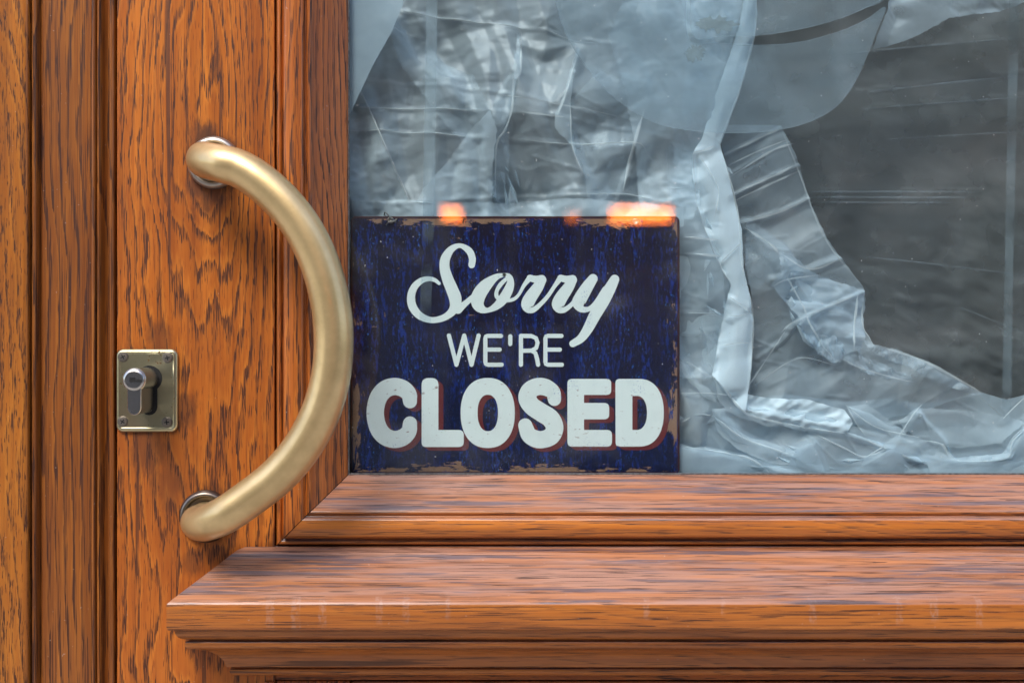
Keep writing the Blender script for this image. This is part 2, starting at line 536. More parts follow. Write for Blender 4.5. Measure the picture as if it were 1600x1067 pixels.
sweep(bm, bead, [lambda p: (XDR + BW - p[0], -p[1], ZO + p[0]), lambda p: (XDR + BW - p[0], -p[1], ZDT + BW - p[0])], True)
obj('glazing_bead', bm, W_beadv, door, True)
bm = bmesh.new()
sweep(bm, bead, [lambda p: (XO + p[0], -p[1], ZDT + BW - p[0]), lambda p: (XDR + BW - p[0], -p[1], ZDT + BW - p[0])], False)
obj('glazing_bead', bm, W_beadh, door, True)
# dark rebate behind the beads
bm = bmesh.new()
add_box(bm, X(429.2), XI - 0.002, 0.041, 0.056, ZO - 0.01, ZDT + BW)
add_box(bm, XI - 0.002, XDR + BW - 0.002, 0.041, 0.056, ZO - 0.01, ZI - 0.002)
add_box(bm, X(429.2), XI - 0.02, 0.0085, 0.040, ZO - 0.01, ZDT + BW)
add_box(bm, XI - 0.02, XDR + BW - 0.02, 0.0085, 0.0405, ZO - 0.0102, ZI - 0.02)
obj('rebate', bm, M_dark, door)

# glass pane
t = NT('pane_glass')
lw = t.n.new('ShaderNodeLayerWeight')
lw.inputs[0].default_value = 0.5
fr5 = t.math('MULTIPLY_ADD', t.math('POWER', lw.outputs['Facing'], 5.0), 0.95, 0.05)
tr = t.n.new('ShaderNodeBsdfTransparent')
tr.inputs[0].default_value = (0.94, 0.975, 0.98, 1)
gl = t.n.new('ShaderNodeBsdfGlossy')
gl.inputs['Roughness'].default_value = 0.0
wob = t.noise(t.co(), (3, 3, 3), (0, 0, 0), 2, 0.5)
t.l.new(t.bump(wob, 0.12, 0.01), gl.inputs['Normal'])
mx = t.n.new('ShaderNodeMixShader')
t.l.new(fr5, mx.inputs[0]); t.l.new(tr.outputs[0], mx.inputs[1]); t.l.new(gl.outputs[0], mx.inputs[2])
dd_ = t.n.new('ShaderNodeBsdfDiffuse')
dd_.inputs[0].default_value = (0.75, 0.75, 0.73, 1)
dm_ = t.ramp(t.noise(t.co(), (380, 380, 380), (1, 2, 3), 1, 0.5), 0.795, 0.82)
dm_ = t.math('MULTIPLY_ADD', t.ramp(t.noise(t.co(), (14, 14, 22), (1, 2, 3), 4, 0.65), 0.45, 0.8), 0.03, t.math('MULTIPLY', dm_, 0.6))
mx2 = t.n.new('ShaderNodeMixShader')
t.l.new(dm_, mx2.inputs[0]); t.l.new(mx.outputs[0], mx2.inputs[1]); t.l.new(dd_.outputs[0], mx2.inputs[2])
t.l.new(mx2.outputs[0], t.out.inputs[0])
M_glass = t.m
box('glass_pane', M_glass, door, XI - 0.0018, XDR + 0.002, 0.0362, 0.0402, ZI - 0.0018, ZDT + 0.002)

M_putty = plain('old_putty', (0.10, 0.10, 0.105), 0.8, nscale=300, var=0.5)
bm = bmesh.new()
add_box(bm, XI - 0.001, XDR, 0.0338, 0.0359, ZI - 0.001, ZI + 0.0007, 0.0003)
obj('putty_line', bm, M_putty, door)
bm = bmesh.new()
add_box(bm, XI - 0.001, XI + 0.0006, 0.0340, 0.0359, ZI + 0.0009, ZDT, 0.0003)
obj('putty_line', bm, M_putty, door)

# bottom rail / lower part
X0 = -0.205
bm = bmesh.new()
add_box(bm, X(429.3), XDR + BW, 0.002, 0.05, CZ - 0.2645, ZO - 0.001)
obj('rail', bm, W_rail, door)

# drip cap: profile (protrusion, z relative to eye) swept round a mitred left return
cap = [(-0.002, -0.1600), (0.004, -0.1604), (0.010, -0.1630), (0.0145, -0.1665), (0.030, -0.1785), (0.0495, -0.1930), (0.0512, -0.1950), (0.0512, -0.2125), (0.0500, -0.2143),
       (0.0465, -0.2150), (0.0462, -0.2175), (0.0445, -0.2205), (0.0415, -0.2228), (0.0370, -0.2236), (0.0370, -0.2248), (0.0400, -0.2252), (0.0404, -0.2280), (0.0388, -0.2304),
       (0.0340, -0.2318), (0.0270, -0.2345), (0.0205, -0.2395), (0.0165, -0.2450), (0.0148, -0.2505), (0.0105, -0.2508), (0.0105, -0.2520), (0.0128, -0.2524), (0.0128, -0.2552), (0.0095, -0.2580), (0.0030, -0.2596), (-0.002, -0.2600)]
capr = round_poly(cap, 0.0010, 3)
bm = bmesh.new()
sweep(bm, capr, [lambda p: (X0 - p[0], 0.0015, CZ + p[1]), lambda p: (X0 - p[0], -p[0], CZ + p[1]), lambda p: (XDR + BW + 0.10 + p[0], -p[0], CZ + p[1]), lambda p: (XDR + BW + 0.10 + p[0], 0.0015, CZ + p[1])], True)
o = obj('drip_cap', bm, W_cap, door, True)

# lower rails, muntin and sunk panels under the cap
bm = bmesh.new()
add_box(bm, X(430), X(546), 0.0010, 0.05, 0.25, CZ - 0.2650, 0.0015)
add_box(bm, X(414), X(430) - 0.0005, -0.0018, 0.0, CZ - 0.60, CZ - 0.2650, 0.0008)
obj('muntin', bm, W_panel, door)
bm = bmesh.new()
add_box(bm, X(546) + 0.0006, XDR + BW, 0.004, 0.05, 0.25, CZ - 0.2665, 0.001)
obj('lower_panel', bm, W_cap, door)
bm = bmesh.new()
add_box(bm, X(430), XDR + BW, 0.0, 0.05, 0.012, 0.249, 0.002)
obj('kick_rail', bm, W_rail, door)


def auto_smooth(o, ang=35):
    me = o.data
    me.set_sharp_from_angle(angle=R(ang)) if hasattr(me, 'set_sharp_from_angle') else None


for o in list(COL.objects):
    if o.type == 'MESH' and o.data.polygons and o.data.polygons[0].use_smooth:
        auto_smooth(o, 40)


# ------------------------------------------------------------------ metals
def metal(name, col, col2, rough=0.25, patina=0.5, spots=0.0):
    t = NT(name)
    n = t.noise(t.co(), (28, 28, 28), (1, 2, 3), 4, 0.6)
    f = t.noise(t.co(), (260, 260, 260), (4, 2, 3), 3, 0.6)
    c = t.mix(t.math('MULTIPLY', t.ramp(n, 0.35, 0.7), patina), col, col2)
    c = t.mix(t.ramp(f, 0.5, 0.85, 0, 0.14), c, col2)
    rg = t.math('ADD', t.math('MULTIPLY_ADD', n, 0.16, rough - 0.08), t.math('MULTIPLY', f, 0.04))
    mt = 1.0
    if spots:
        s2 = t.noise(t.co(), (330, 330, 330), (7, 2, 3), 3, 0.6)
        s3 = t.noise(t.co(), (45, 45, 45), (9, 2, 3), 2, 0.6)
        sp = t.ramp(t.math('MULTIPLY_ADD', s3, 0.5, s2), 0.86, 0.94)
        c = t.mix(t.math('MULTIPLY', sp, spots), c, (0.16, 0.075, 0.02))
        rg = t.math('ADD', rg, t.math('MULTIPLY', sp, 0.3), clamp=True)
    t.principled(Base_Color=c, Roughness=rg, Metallic=mt, Normal=t.bump(f, 0.05, 0.0004))
    return t.m


M_brass = metal('aged_brass', (0.70, 0.52, 0.26), (0.52, 0.38, 0.18), 0.36, 0.9)
M_plug = metal('bright_plug', (0.72, 0.71, 0.69), (0.55, 0.54, 0.52), 0.30, 0.3)
M_rose = metal('rosette_metal', (0.46, 0.43, 0.40), (0.26, 0.22, 0.18), 0.36, 0.6)
M_rose2 = metal('dark_rosette_metal', (0.20, 0.17, 0.15), (0.09, 0.07, 0.055), 0.30, 0.7)
M_plate = metal('brassed_plate', (0.56, 0.52, 0.34), (0.38, 0.35, 0.20), 0.30, 0.6, 0.9)
M_steel = metal('nickel_steel', (0.52, 0.51, 0.49), (0.36, 0.35, 0.34), 0.24, 0.4)
M_screw = metal('screw_steel', (0.32, 0.29, 0.25), (0.15, 0.135, 0.115), 0.40, 0.5)
_p = M_brass.node_tree.nodes['Principled BSDF']
_p.inputs['Metallic'].default_value = 0.75
_p.inputs['Coat Weight'].default_value = 0.6
_p.inputs['Coat Roughness'].default_value = 0.05
M_black = plain('slot_black', (0.006, 0.006, 0.006), 0.8)

# pull handle
hd = -0.045
ctr = [(322, 251), (346, 256), (376, 265), (410, 287), (445, 320), (476, 362), (499, 410), (514, 462), (521, 515), (520, 565), (511, 614), (494, 660),
       (468, 704), (432, 745), (390, 778), (350, 805), (322, 817)]
dep = [hd - 0.002 - 0.012 * math.sin(math.pi * i / (len(ctr) - 1)) for i in range(len(ctr))]
up_r, lo_r = P(335, 255), P(322, 806)
path = [up_r + Vector((0, 0.002, 0)), up_r + Vector((0, -0.012, 0)), up_r + Vector((-0.0008, -0.026, 0.000)), P(320.5, 250, -0.037)]
rad = [0.0115, 0.0118, 0.0125, 0.0136]
mid = [P(a, b, d) for (a, b), d in zip(ctr, dep)]
rm = [0.0140 + 0.0006 * math.sin(math.pi * i / (len(ctr) - 1)) for i in range(len(ctr))]
path = path + mid[1:-1] + [P(320, 817, -0.037), lo_r + Vector((-0.0006, -0.026, -0.001)), lo_r + Vector((0, -0.012, 0)), lo_r + Vector((0, 0.002, 0))]
rad = rad + rm[1:-1] + [0.0136, 0.0125, 0.0118, 0.0115]
q = catmull([(*p, r) for p, r in zip(path, rad)], 10)
bm = bmesh.new()
tube(bm, [p[:3] for p in q], [float(p[3]) for p in q], 40)
handle = obj('pull_handle', bm, M_brass, door, True)
for c, lab in ((up_r, 'pale upper rosette'), (lo_r, 'dark lower rosette')):
    bm = bmesh.new()
    lathe(bm, round_poly([(0.0205, 0.001), (0.0205, -0.0035), (0.0188, -0.0062), (0.0165, -0.0070), (0.0152, -0.0055), (0.0150, -0.001), (0.0, -0.001)], 0.0008, 3), c, 64)
    bmesh.ops.recalc_face_normals(bm, faces=bm.faces)
    o = obj('rosette', bm, M_rose if c is up_r else M_rose2, handle, True)  # upper rosette in pale metal, lower one in darker metal
    auto_smooth(o, 40)
    o['label'] = lab

# lock plate
pa, pb = P(181, 545.5, -0.003), P(277.5, 675, -0.003)


def rrect(x0, x1, z0, z1, r, seg=6):
    out = []
    for cx, cz, a0 in ((x1 - r, z1 - r, 0), (x0 + r, z1 - r, 90), (x0 + r, z0 + r, 180), (x1 - r, z0 + r, 270)):
        for k in range(seg + 1):
            a = R(a0 + 90 * k / seg)
            out.append((cx + r * math.cos(a), cz + r * math.sin(a)))
    return out


def stack(bm, loops):
    """loops: list of (list of (x,z), y); joins successive loops and caps the last"""
    vr = [[bm.verts.new((x, y, z)) for x, z in lp] for lp, y in loops]
    for a, b in zip(vr[:-1], vr[1:]):
        n = len(a)
        for k in range(n):
            bm.faces.new([a[k], a[(k + 1) % n], b[(k + 1) % n], b[k]])
    bm.faces.new(vr[-1])
    return vr


px0, px1, pz0, pz1 = pa.x, pb.x, pb.z, pa.z
bm = bmesh.new()
stack(bm, [(rrect(px0 - i, px1 + i, pz0 - i, pz1 + i, 0.0052 + i), y) for i, y in
           ((0, 0.001), (0, -0.0014), (-0.0005, -0.0024), (-0.0013, -0.0031), (-0.0022, -0.0034), (-0.0030, -0.0034), (-0.0034, -0.0031), (-0.0038, -0.0030))])
bmesh.ops.recalc_face_normals(bm, faces=bm.faces)
plate = obj('lock_plate', bm, M_plate, door, True)
auto_smooth(plate, 50)
for (sx, sy) in ((192.5, 557.5), (262, 559), (192, 658.5), (261, 659.5)):
    c = P(sx, sy, -0.003)
    bm = bmesh.new()
    lathe(bm, [(0.0043, 0.0001), (0.0042, -0.0004), (0.0039, -0.0005), (0.0036, -0.0003), (0.0036, -0.0007), (0.0033, -0.0011), (0.0015, -0.0013), (0.0, -0.0013)], c, 36)
    bmesh.ops.recalc_face_normals(bm, faces=bm.faces)
    sc = obj('screw', bm, M_screw, plate, True)
    auto_smooth(sc, 40)
    bm = bmesh.new()
    a = random.uniform(0, 1.5)
    for s in (0, math.pi / 2):
        ux, uz = math.cos(a + s), math.sin(a + s)
        L, wd = 0.0019, 0.00045
        yy = c.y - 0.00136 - s * 0.00002
        q_ = [(c.x + ux * L * i - uz * wd * j, yy, c.z + uz * L * i + ux * wd * j) for i, j in ((-1, -1), (1, -1), (1, 1), (-1, 1))]
        bm.faces.new([bm.verts.new(v) for v in q_])
    obj('screw_slot', bm, M_black, plate)

# euro profile cylinder
cyf = -0.038
cc = P(209.5, 593.5, cyf)


def euro(c, rr, hw, L, off=0.0):
    out = []
    rr -= off; hw -= off
    a0 = math.asin(hw / rr)
    a = math.pi * 1.5 + a0
    n = 40
    for k in range(n + 1):
        th = a + (2 * math.pi - 2 * a0) * k / n
        out.append((c.x + rr * math.cos(th), c.z + rr * math.sin(th)))
    zb = c.z - L + off + hw
    for k in range(9):
        th = math.pi + math.pi * k / 8
        out.append((c.x + hw * math.cos(th), zb + hw * math.sin(th)))
    return out


bm = bmesh.new()
stack(bm, [(euro(cc, 0.0088, 0.0053, 0.0265), 0.0), (euro(cc, 0.0088, 0.0053, 0.0265), cyf + 0.0005), (euro(cc, 0.0088, 0.0053, 0.0265, 0.0005), cyf)])
bmesh.ops.recalc_face_normals(bm, faces=bm.faces)
cyl = obj('lock_cylinder', bm, M_steel, plate, True)
auto_smooth(cyl, 30)
bm = bmesh.new()
lathe(bm, [(0.0082, 0.0), (0.0080, -0.0007), (0.0068, -0.0016), (0.0064, -0.0017), (0.0063, -0.0012), (0.0, -0.0012)], (cc.x, cyf - 0.0001, cc.z), 48)
bmesh.ops.recalc_face_normals(bm, faces=bm.faces)
o = obj('cylinder_plug', bm, M_steel, plate, True)
auto_smooth(o, 25)
bm = bmesh.new()
yk = cyf - 0.00155
kz = cc.z - 0.0004
add_box(bm, cc.x - 0.0030, cc.x + 0.0060, yk, yk + 0.0004, kz - 0.0013, kz + 0.0006)
add_box(bm, cc.x - 0.0030, cc.x + 0.0012, yk, yk + 0.0004, kz + 0.0007, kz + 0.0022)
add_box(bm, cc.x + 0.0028, cc.x + 0.0044, yk, yk + 0.0004, kz + 0.0005, kz + 0.0010)
obj('keyhole', bm, M_black, plate)
bm = bmesh.new()
add_box(bm, cc.x - 0.0066, cc.x + 0.0064, yk - 0.0001, yk + 0.0003, kz - 0.0020, kz - 0.0013)
obj('plug_line', bm, M_steel, plate)
# black recess around the cylinder foot
bm = bmesh.new()
f0 = P(233, 592.5, -0.0032)
stack(bm, [(euro(Vector((f0.x, 0, cc.z)), 0.0101, 0.0064, 0.0285), -0.0031), (euro(Vector((f0.x, 0, cc.z)), 0.0101, 0.0064, 0.0285), -0.00325)])
obj('recess', bm, M_black, plate)

# ------------------------------------------------------------------ the sign
SY = 0.0445
SX0, SX1 = X(547.5, SY), X(1062, SY)
SZ1, SZ0 = P(0, 338, SY).z, P(0, 741, SY).z
scx, scz = (SX0 + SX1) / 2, (SZ0 + SZ1) / 2
shw, shh = (SX1 - SX0) / 2, (SZ1 - SZ0) / 2
sign = empty('closed_sign', (scx, SY, SZ0), 'worn navy tin sign with white lettering standing inside the door glass', 'sign')

t = NT('sign_enamel')
x, y, z = t.xyz()
xx = t.math('SUBTRACT', x, scx); zz = t.math('SUBTRACT', z, scz)
c = t.comb(xx, 0.0, zz)
gr = t.ramp(zz, -shh, shh, 0, 1, False)
big = t.noise(c, (14, 14, 9), (3, 1, 2), 4, 0.6)
base = t.mix(t.math('MULTIPLY_ADD', gr, 0.9, t.math('MULTIPLY_ADD', big, 0.9, -0.42), clamp=True), (0.0022, 0.0065, 0.036), (0.008, 0.0065, 0.020))
st1 = t.noise(c, (520, 520, 150), (1, 1, 2), 3, 0.65)
st2 = t.noise(c, (170, 170, 22), (6, 1, 2), 4, 0.7)
st3 = t.noise(c, (40, 40, 12), (8, 1, 2), 2, 0.6)
mk = t.math('MULTIPLY', t.ramp(t.math('MULTIPLY_ADD', st2, 0.6, t.math('MULTIPLY', st1, 0.6)), 0.60, 0.70), t.ramp(st3, 0.25, 0.60))
base = t.mix(t.math('MULTIPLY', mk, 0.8), base, (0.008, 0.035, 0.24))
mk2 = t.ramp(t.noise(c, (620, 620, 260), (2, 1, 2), 2, 0.6), 0.60, 0.72)
base = t.mix(t.math('MULTIPLY', mk2, t.ramp(st3, 0.42, 0.62, 0.15, 0.9)), base, (0.035, 0.17, 0.50))
mk3 = t.ramp(t.noise(c, (300, 300, 120), (12, 1, 2), 3, 0.6), 0.58, 0.70)
base = t.mix(t.math('MULTIPLY', mk3, 0.45), base, (0.018, 0.012, 0.060))
# chipped brown border
ex = t.math('SUBTRACT', shw, t.math('ABSOLUTE', xx)); ez = t.math('SUBTRACT', shh, t.math('ABSOLUTE', zz))
ed = t.math('MINIMUM', ex, ez)
n4 = t.noise(c, (75, 75, 260), (5, 1, 2), 5, 0.7)
n5 = t.noise(c, (260, 260, 70), (9, 1, 4), 5, 0.7)
isx = t.math('LESS_THAN', ex, ez)
nn = t.math('ADD', t.math('MULTIPLY', n5, isx), t.math('MULTIPLY', n4, t.math('SUBTRACT', 1.0, isx)))
lowf = t.noise(c, (18, 18, 18), (5, 5, 2), 2, 0.5)
chip = t.ramp(t.math('ADD', nn, t.math('ADD', t.ramp(ed, 0.0, 0.014, 0.175, -0.10, False), t.math('MULTIPLY', t.math('MULTIPLY_ADD', lowf, 0.95, -0.50), t.ramp(ed, 0.030, 0.004)))), 0.575, 0.60)
chip = t.math('MAXIMUM', chip, t.ramp(t.noise(c, (110, 110, 420), (15, 1, 2), 2, 0.6), 0.735, 0.75))
brown = t.mix(t.noise(c, (600, 600, 600), (1, 1, 1), 3, 0.6), (0.16, 0.085, 0.05), (0.36, 0.22, 0.15))
base = t.mix(t.math('MULTIPLY', chip, t.ramp(ed, 0.0018, 0.0024)), base, brown)
base = t.mix(t.ramp(ed, 0.0022, 0.0012), base, (0.040, 0.010, 0.012))
t.principled(Base_Color=base, Roughness=0.35, Specular_IOR_Level=0.4, Normal=t.bump(st1, 0.05, 0.0003))
M_sign = t.m


def letter_mat(name, col, chips):
    t = NT(name)
    x, y, z = t.xyz()
    c = t.comb(t.math('SUBTRACT', x, scx), 0.0, t.math('SUBTRACT', z, scz))
    a = t.ramp(t.noise(c, (130, 130, 420), (15, 1, 2), 3, 0.65), 0.655, 0.67)
    b = t.math('MULTIPLY', t.ramp(t.noise(c, (1000, 1000, 700), (3, 1, 8), 1, 0.6), 0.62, 0.66), t.ramp(t.noise(c, (42, 42, 42), (4, 1, 1), 1, 0.5), 0.60, 0.68))
    k = t.mix(t.math('MULTIPLY', a, chips), col, (0.22, 0.09, 0.07))
    k = t.mix(t.math('MULTIPLY', b, 0.8), k, (0.03, 0.16, 0.45))
    k = t.mix(t.ramp(t.noise(c, (90, 90, 60), (8, 1, 1), 4, 0.7), 0.5, 0.8, 0, 0.16), k, (0.35, 0.45, 0.50))
    t.principled(Base_Color=k, Roughness=0.4)
    return t.m


M_let = letter_mat('letter_white', (0.79, 0.87, 0.85), 0.8)
M_letS = letter_mat('letter_white_small', (0.79, 0.87, 0.85), 0.0)
M_shade = letter_mat('letter_shade_maroon', (0.135, 0.017, 0.018), 0.5)

bm = bmesh.new()
stack(bm, [(rrect(SX0, SX1, SZ0, SZ1, 0.0045), SY + 0.0012), (rrect(SX0, SX1, SZ0, SZ1, 0.0045), SY + 0.0003), (rrect(SX0 + 0.0004, SX1 - 0.0004, SZ0 + 0.0004, SZ1 - 0.0004, 0.0042), SY)])
bmesh.ops.recalc_face_normals(bm, faces=bm.faces)
obj('plate', bm, M_sign, sign)

LY = SY - 0.00012


def zS(p):  # coordinates of the upper zoom
    return (620 + p[0] / 4.4444, 370 + p[1] / 4.4444)


def zC(p):
    return (560 + p[0] / 3.2, 570 + p[1] / 3.2)


def ribbon_outline(pts, smooth=True, n=8):
    """pts (x,y,w) -> closed outline with round caps"""
    q = catmull(pts, n) if smooth else [np.array(p, float) for p in pts]
    left, right = [], []
    N = len(q)
    for i in range(N):
        a = q[max(0, i - 1)][:2]; b = q[min(N - 1, i + 1)][:2]
        d = (b - a) / (np.linalg.norm(b - a) + 1e-9)
        nn = np.array([-d[1], d[0]])
        r = q[i][2] / 2
        left.append(q[i][:2] + nn * r); right.append(q[i][:2] - nn * r)
    return q, left, right


def stroke(bm, pts, conv, y, smooth=True, n=8):
    q, L, Rr = ribbon_outline(pts, smooth, n)
    k = 1 + y

    def V(p):
        a = conv(p)
        w = P(a[0], a[1], y)
        return bm.verts.new(w)
    lv = [V(p) for p in L]; rv = [V(p) for p in Rr]
    for i in range(len(q) - 1):
        bm.faces.new([lv[i], lv[i + 1], rv[i + 1], rv[i]])
    for end in (0, -1):
        c0 = q[end][:2]; r = q[end][2] / 2
        d = (q[0][:2] - q[1][:2]) if end == 0 else (q[-1][:2] - q[-2][:2])
        a0 = math.atan2(d[1], d[0])
        fan = [V(c0 + r * np.array([math.cos(a0 + R(s)), math.sin(a0 + R(s))])) for s in range(-80, 81, 16)]
        seq = ([rv[0]] + fan[::-1] + [lv[0]]) if end == 0 else ([lv[-1]] + fan[::-1] + [rv[-1]])
        if end == 0:
            seq = [rv[0]] + fan + [lv[0]]
            # order so that the fan runs from the right side to the left side
            if (fan[0].co - rv[0].co).length > (fan[0].co - lv[0].co).length: seq = [rv[0]] + fan[::-1] + [lv[0]]
        else:
            seq = [lv[-1]] + fan + [rv[-1]]
            if (fan[0].co - lv[-1].co).length > (fan[0].co - rv[-1].co).length: seq = [lv[-1]] + fan[::-1] + [rv[-1]]
        try: bm.faces.new(seq)
        except ValueError: pass


# --- "Sorry"
S_ = [
    [(520, 196, 46), (524, 150, 48), (500, 96, 47), (438, 62, 32), (378, 88, 48), (338, 150, 66), (332, 215, 70), (352, 290, 78), (385, 370, 84), (407, 435, 86), (398, 497, 66),
     (358, 543, 50), (300, 571, 44), (232, 577, 42), (160, 548, 52), (112, 490, 58), (99, 420, 56), (120, 352, 50), (165, 308, 42), (215, 292, 34), (262, 300, 28), (294, 324, 22)],
    [(425, 505, 60), (470, 468, 42), (528, 418, 36)],
    [(748, 264, 22), (690, 280, 44), (618, 338, 84), (570, 405, 96), (562, 462, 88), (588, 500, 62), (632, 510, 34), (690, 482, 52), (740, 430, 70), (778, 362, 64), (790, 312, 48), (778, 275, 36), (744, 262, 22)],
    [(768, 286, 22), (722, 330, 30), (694, 378, 26), (698, 420, 30), (750, 442, 26), (810, 434, 24), (848, 400, 22), (882, 340, 26), (922, 288, 40)],
    [(924, 286, 44), (965, 296, 50), (1008, 292, 52)],
    [(1010, 300, 58), (978, 352, 76), (930, 420, 88), (906, 472, 86), (914, 505, 50), (950, 506, 38), (1000, 466, 30), (1052, 408, 28), (1095, 344, 28), (1134, 290, 40)],
    [(1137, 286, 44), (1178, 296, 50), (1222, 292, 52)],
    [(1223, 300, 58), (1191, 352, 76), (1143, 420, 88), (1119, 472, 86), (1128, 505, 50), (1165, 506, 38), (1212, 472, 30), (1255, 420, 30)],
    [(1362, 292, 66), (1322, 350, 82), (1280, 420, 92), (1262, 462, 88), (1284, 502, 48), (1336, 500, 34), (1388, 455, 38), (1450, 368, 50)],
    [(1513, 296, 64), (1484, 352, 78), (1436, 440, 88), (1378, 540, 82), (1326, 640, 70), (1278, 706, 58), (1222, 742, 48)],
]
for nm in [0]:
    bm = bmesh.new()
    for i, s_ in enumerate(S_):
        stroke(bm, s_, zS, LY - 0.00003 * i)
    obj('script_lettering', bm, M_letS, sign)['label'] = 'white script word Sorry'
# --- "WE'RE"
w_ = 29
we = [[(362, 686, w_), (414, 888, w_)], [(414, 888, w_), (468, 686, w_)], [(468, 686, w_), (519, 888, w_)], [(519, 888, w_), (568, 686, w_)],
      [(724, 688, w_), (630, 688, w_), (619, 692, w_), (615, 704, w_), (615, 870, w_), (619, 883, w_), (630, 888, w_), (728, 888, w_)], [(618, 783, w_), (714, 783, w_)],
      [(788, 691, w_), (788, 744, w_)],
      [(862, 888, w_), (862, 688, w_)], [(862, 688, w_), (935, 689, w_), (966, 703, w_), (978, 735, w_), (968, 772, w_), (935, 790, w_), (862, 791, w_)], [(935, 790, w_), (962, 806, w_), (974, 846, w_), (981, 888, w_)],
      [(1143, 688, w_), (1048, 688, w_), (1036, 692, w_), (1032, 704, w_), (1032, 870, w_), (1036, 883, w_), (1048, 888, w_), (1146, 888, w_)], [(1036, 783, w_), (1132, 783, w_)]]
bm = bmesh.new()
for i, s_ in enumerate(we):
    stroke(bm, s_, zS, LY - 0.00003 * (i % 4), smooth=False)
obj('small_lettering', bm, M_letS, sign)['label'] = 'thin white capitals reading WE\'RE'


# --- "CLOSED"
def ell(cx, cy, rx, ry, n=56, e=2.25, rev=False):
    out = []
    for k in range(n):
        a = 2 * math.pi * k / n
        ca, sa = math.cos(a), math.sin(a)
        out.append((cx + rx * math.copysign(abs(ca) ** (2 / e), ca), cy + ry * math.copysign(abs(sa) ** (2 / e), sa)))
    return out


def filled(bm, loops, y, off=(0, 0)):
    """loops in zC coordinates: first the outline, then holes"""
    edges = []
    for lp in loops:
        vs = []
        for p in lp:
            a = zC((p[0] + off[0], p[1] + off[1]))
            vs.append(bm.verts.new(P(a[0], a[1], y)))
        for i in range(len(vs)):
            edges.append(bm.edges.new((vs[i], vs[(i + 1) % len(vs)])))
    bmesh.ops.triangle_fill(bm, use_beauty=True, use_dissolve=False, edges=edges, normal=(0, -1, 0))


Cst = [(258, 182, 70), (252, 146, 78), (222, 118, 84), (178, 108, 86), (132, 124, 88), (98, 168, 88), (84, 240, 87), (98, 312, 88), (132, 356, 88), (178, 372, 86), (222, 362, 84), (252, 332, 78), (258, 292, 70)]
Sst = [(980, 172, 66), (972, 136, 74), (935, 112, 84), (893, 109, 86), (856, 130, 88), (845, 168, 90), (868, 206, 90), (915, 238, 92), (960, 268, 92), (981, 312, 88), (965, 354, 88), (925, 372, 86), (888, 370, 86), (852, 348, 80), (834, 302, 70)]
Lp = round_poly([(316, 66), (400, 66), (400, 325), (527, 325), (527, 410), (316, 410)], [34, 34, 0, 26, 26, 22], 5, True)
Oo = ell(646.5, 240, 135.5, 175); Oi = ell(647, 240, 51, 91)
Ep = round_poly([(1045, 70), (1264, 70), (1264, 150), (1128, 150), (1128, 190), (1254, 190), (1254, 272), (1128, 272), (1128, 325), (1268, 325), (1268, 408), (1045, 408)],
                [24, 24, 24, 0, 0, 26, 26, 0, 0, 26, 26, 24], 5, True)
Do = round_poly([(1285, 70), (1400, 70)], 0) + [(1400 + 127 * math.sin(a) ** 0.85 if a > 0 else 1400, 239 - 169 * (1 if math.cos(a) >= 0 else -1) * abs(math.cos(a)) ** 0.9) for a in [math.pi * k / 36 for k in range(1, 36)]] + [(1400, 408), (1285, 408)]
Do = round_poly([(1285, 408), (1285, 70), (1330, 70)], 22, 5)[1:] + Do[1:-1] + [(1310, 408), (1290, 403), (1286, 392)]
Di = [(1370, 155), (1392, 155)] + [(1392 + 51 * math.sin(a) ** 0.9, 240 - 85 * (1 if math.cos(a) >= 0 else -1) * abs(math.cos(a)) ** 0.9) for a in [math.pi * k / 24 for k in range(1, 24)]] + [(1392, 325), (1370, 325)]


def closed_word(bm, y, off=(0, 0), idx=0):
    for st in (Cst, Sst):
        stroke(bm, [(a + off[0], b + off[1], w) for a, b, w in st], zC, y)
    filled(bm, [Lp], y, off)
    filled(bm, [Oo, Oi], y, off)
    filled(bm, [Ep], y, off)
    filled(bm, [Do, Di], y, off)


bm = bmesh.new()
for k in range(7):
    f = (k + 1) / 7
    closed_word(bm, LY + 0.00008 - 0.000008 * (6 - k), (25 * f, 18 * f))
obj('letter_shade', bm, M_shade, sign)['label'] = 'maroon block shade of the word CLOSED'
bm = bmesh.new()
closed_word(bm, LY - 0.00008)
obj('bold_lettering', bm, M_let, sign)['label'] = 'heavy white capitals reading CLOSED'
# eyelets and wire
M_wire = metal('dark_wire', (0.20, 0.19, 0.18), (0.08, 0.08, 0.08), 0.35, 0.4)
for ex_, ey_ in ((610, 344), (993, 346)):
    c = P(ex_, ey_, SY)
    bm = bmesh.new()
    lathe(bm, [(0.0027, 0.0), (0.0027, -0.0004), (0.0022, -0.0007), (0.0015, -0.0005), (0.0014, -0.0001), (0.0, -0.0001)], c, 24)
    bmesh.ops.recalc_face_normals(bm, faces=bm.faces)
    obj('eyelet', bm, M_steel if ex_ > 800 else M_screw, sign, True)
bm = bmesh.new()
wp = catmull([P(619, 347, SY - 0.0008), P(612, 343, SY - 0.0016), P(607, 337, SY - 0.0014), P(602, 332, SY - 0.0005), P(601, 336, SY + 0.002), P(606, 343, SY + 0.002)], 6)
tube(bm, wp, 0.00055, 8)
wp = catmull([P(603, 352, SY - 0.0008), P(608, 347, SY - 0.0016), P(615, 346, SY - 0.0014), P(620, 342, SY - 0.0006)], 6)
tube(bm, wp, 0.0005, 8)
tag(obj('wire_hook', bm, M_wire, None, True), 'short twisted dark wire through the sign\'s left eyelet', 'wire')


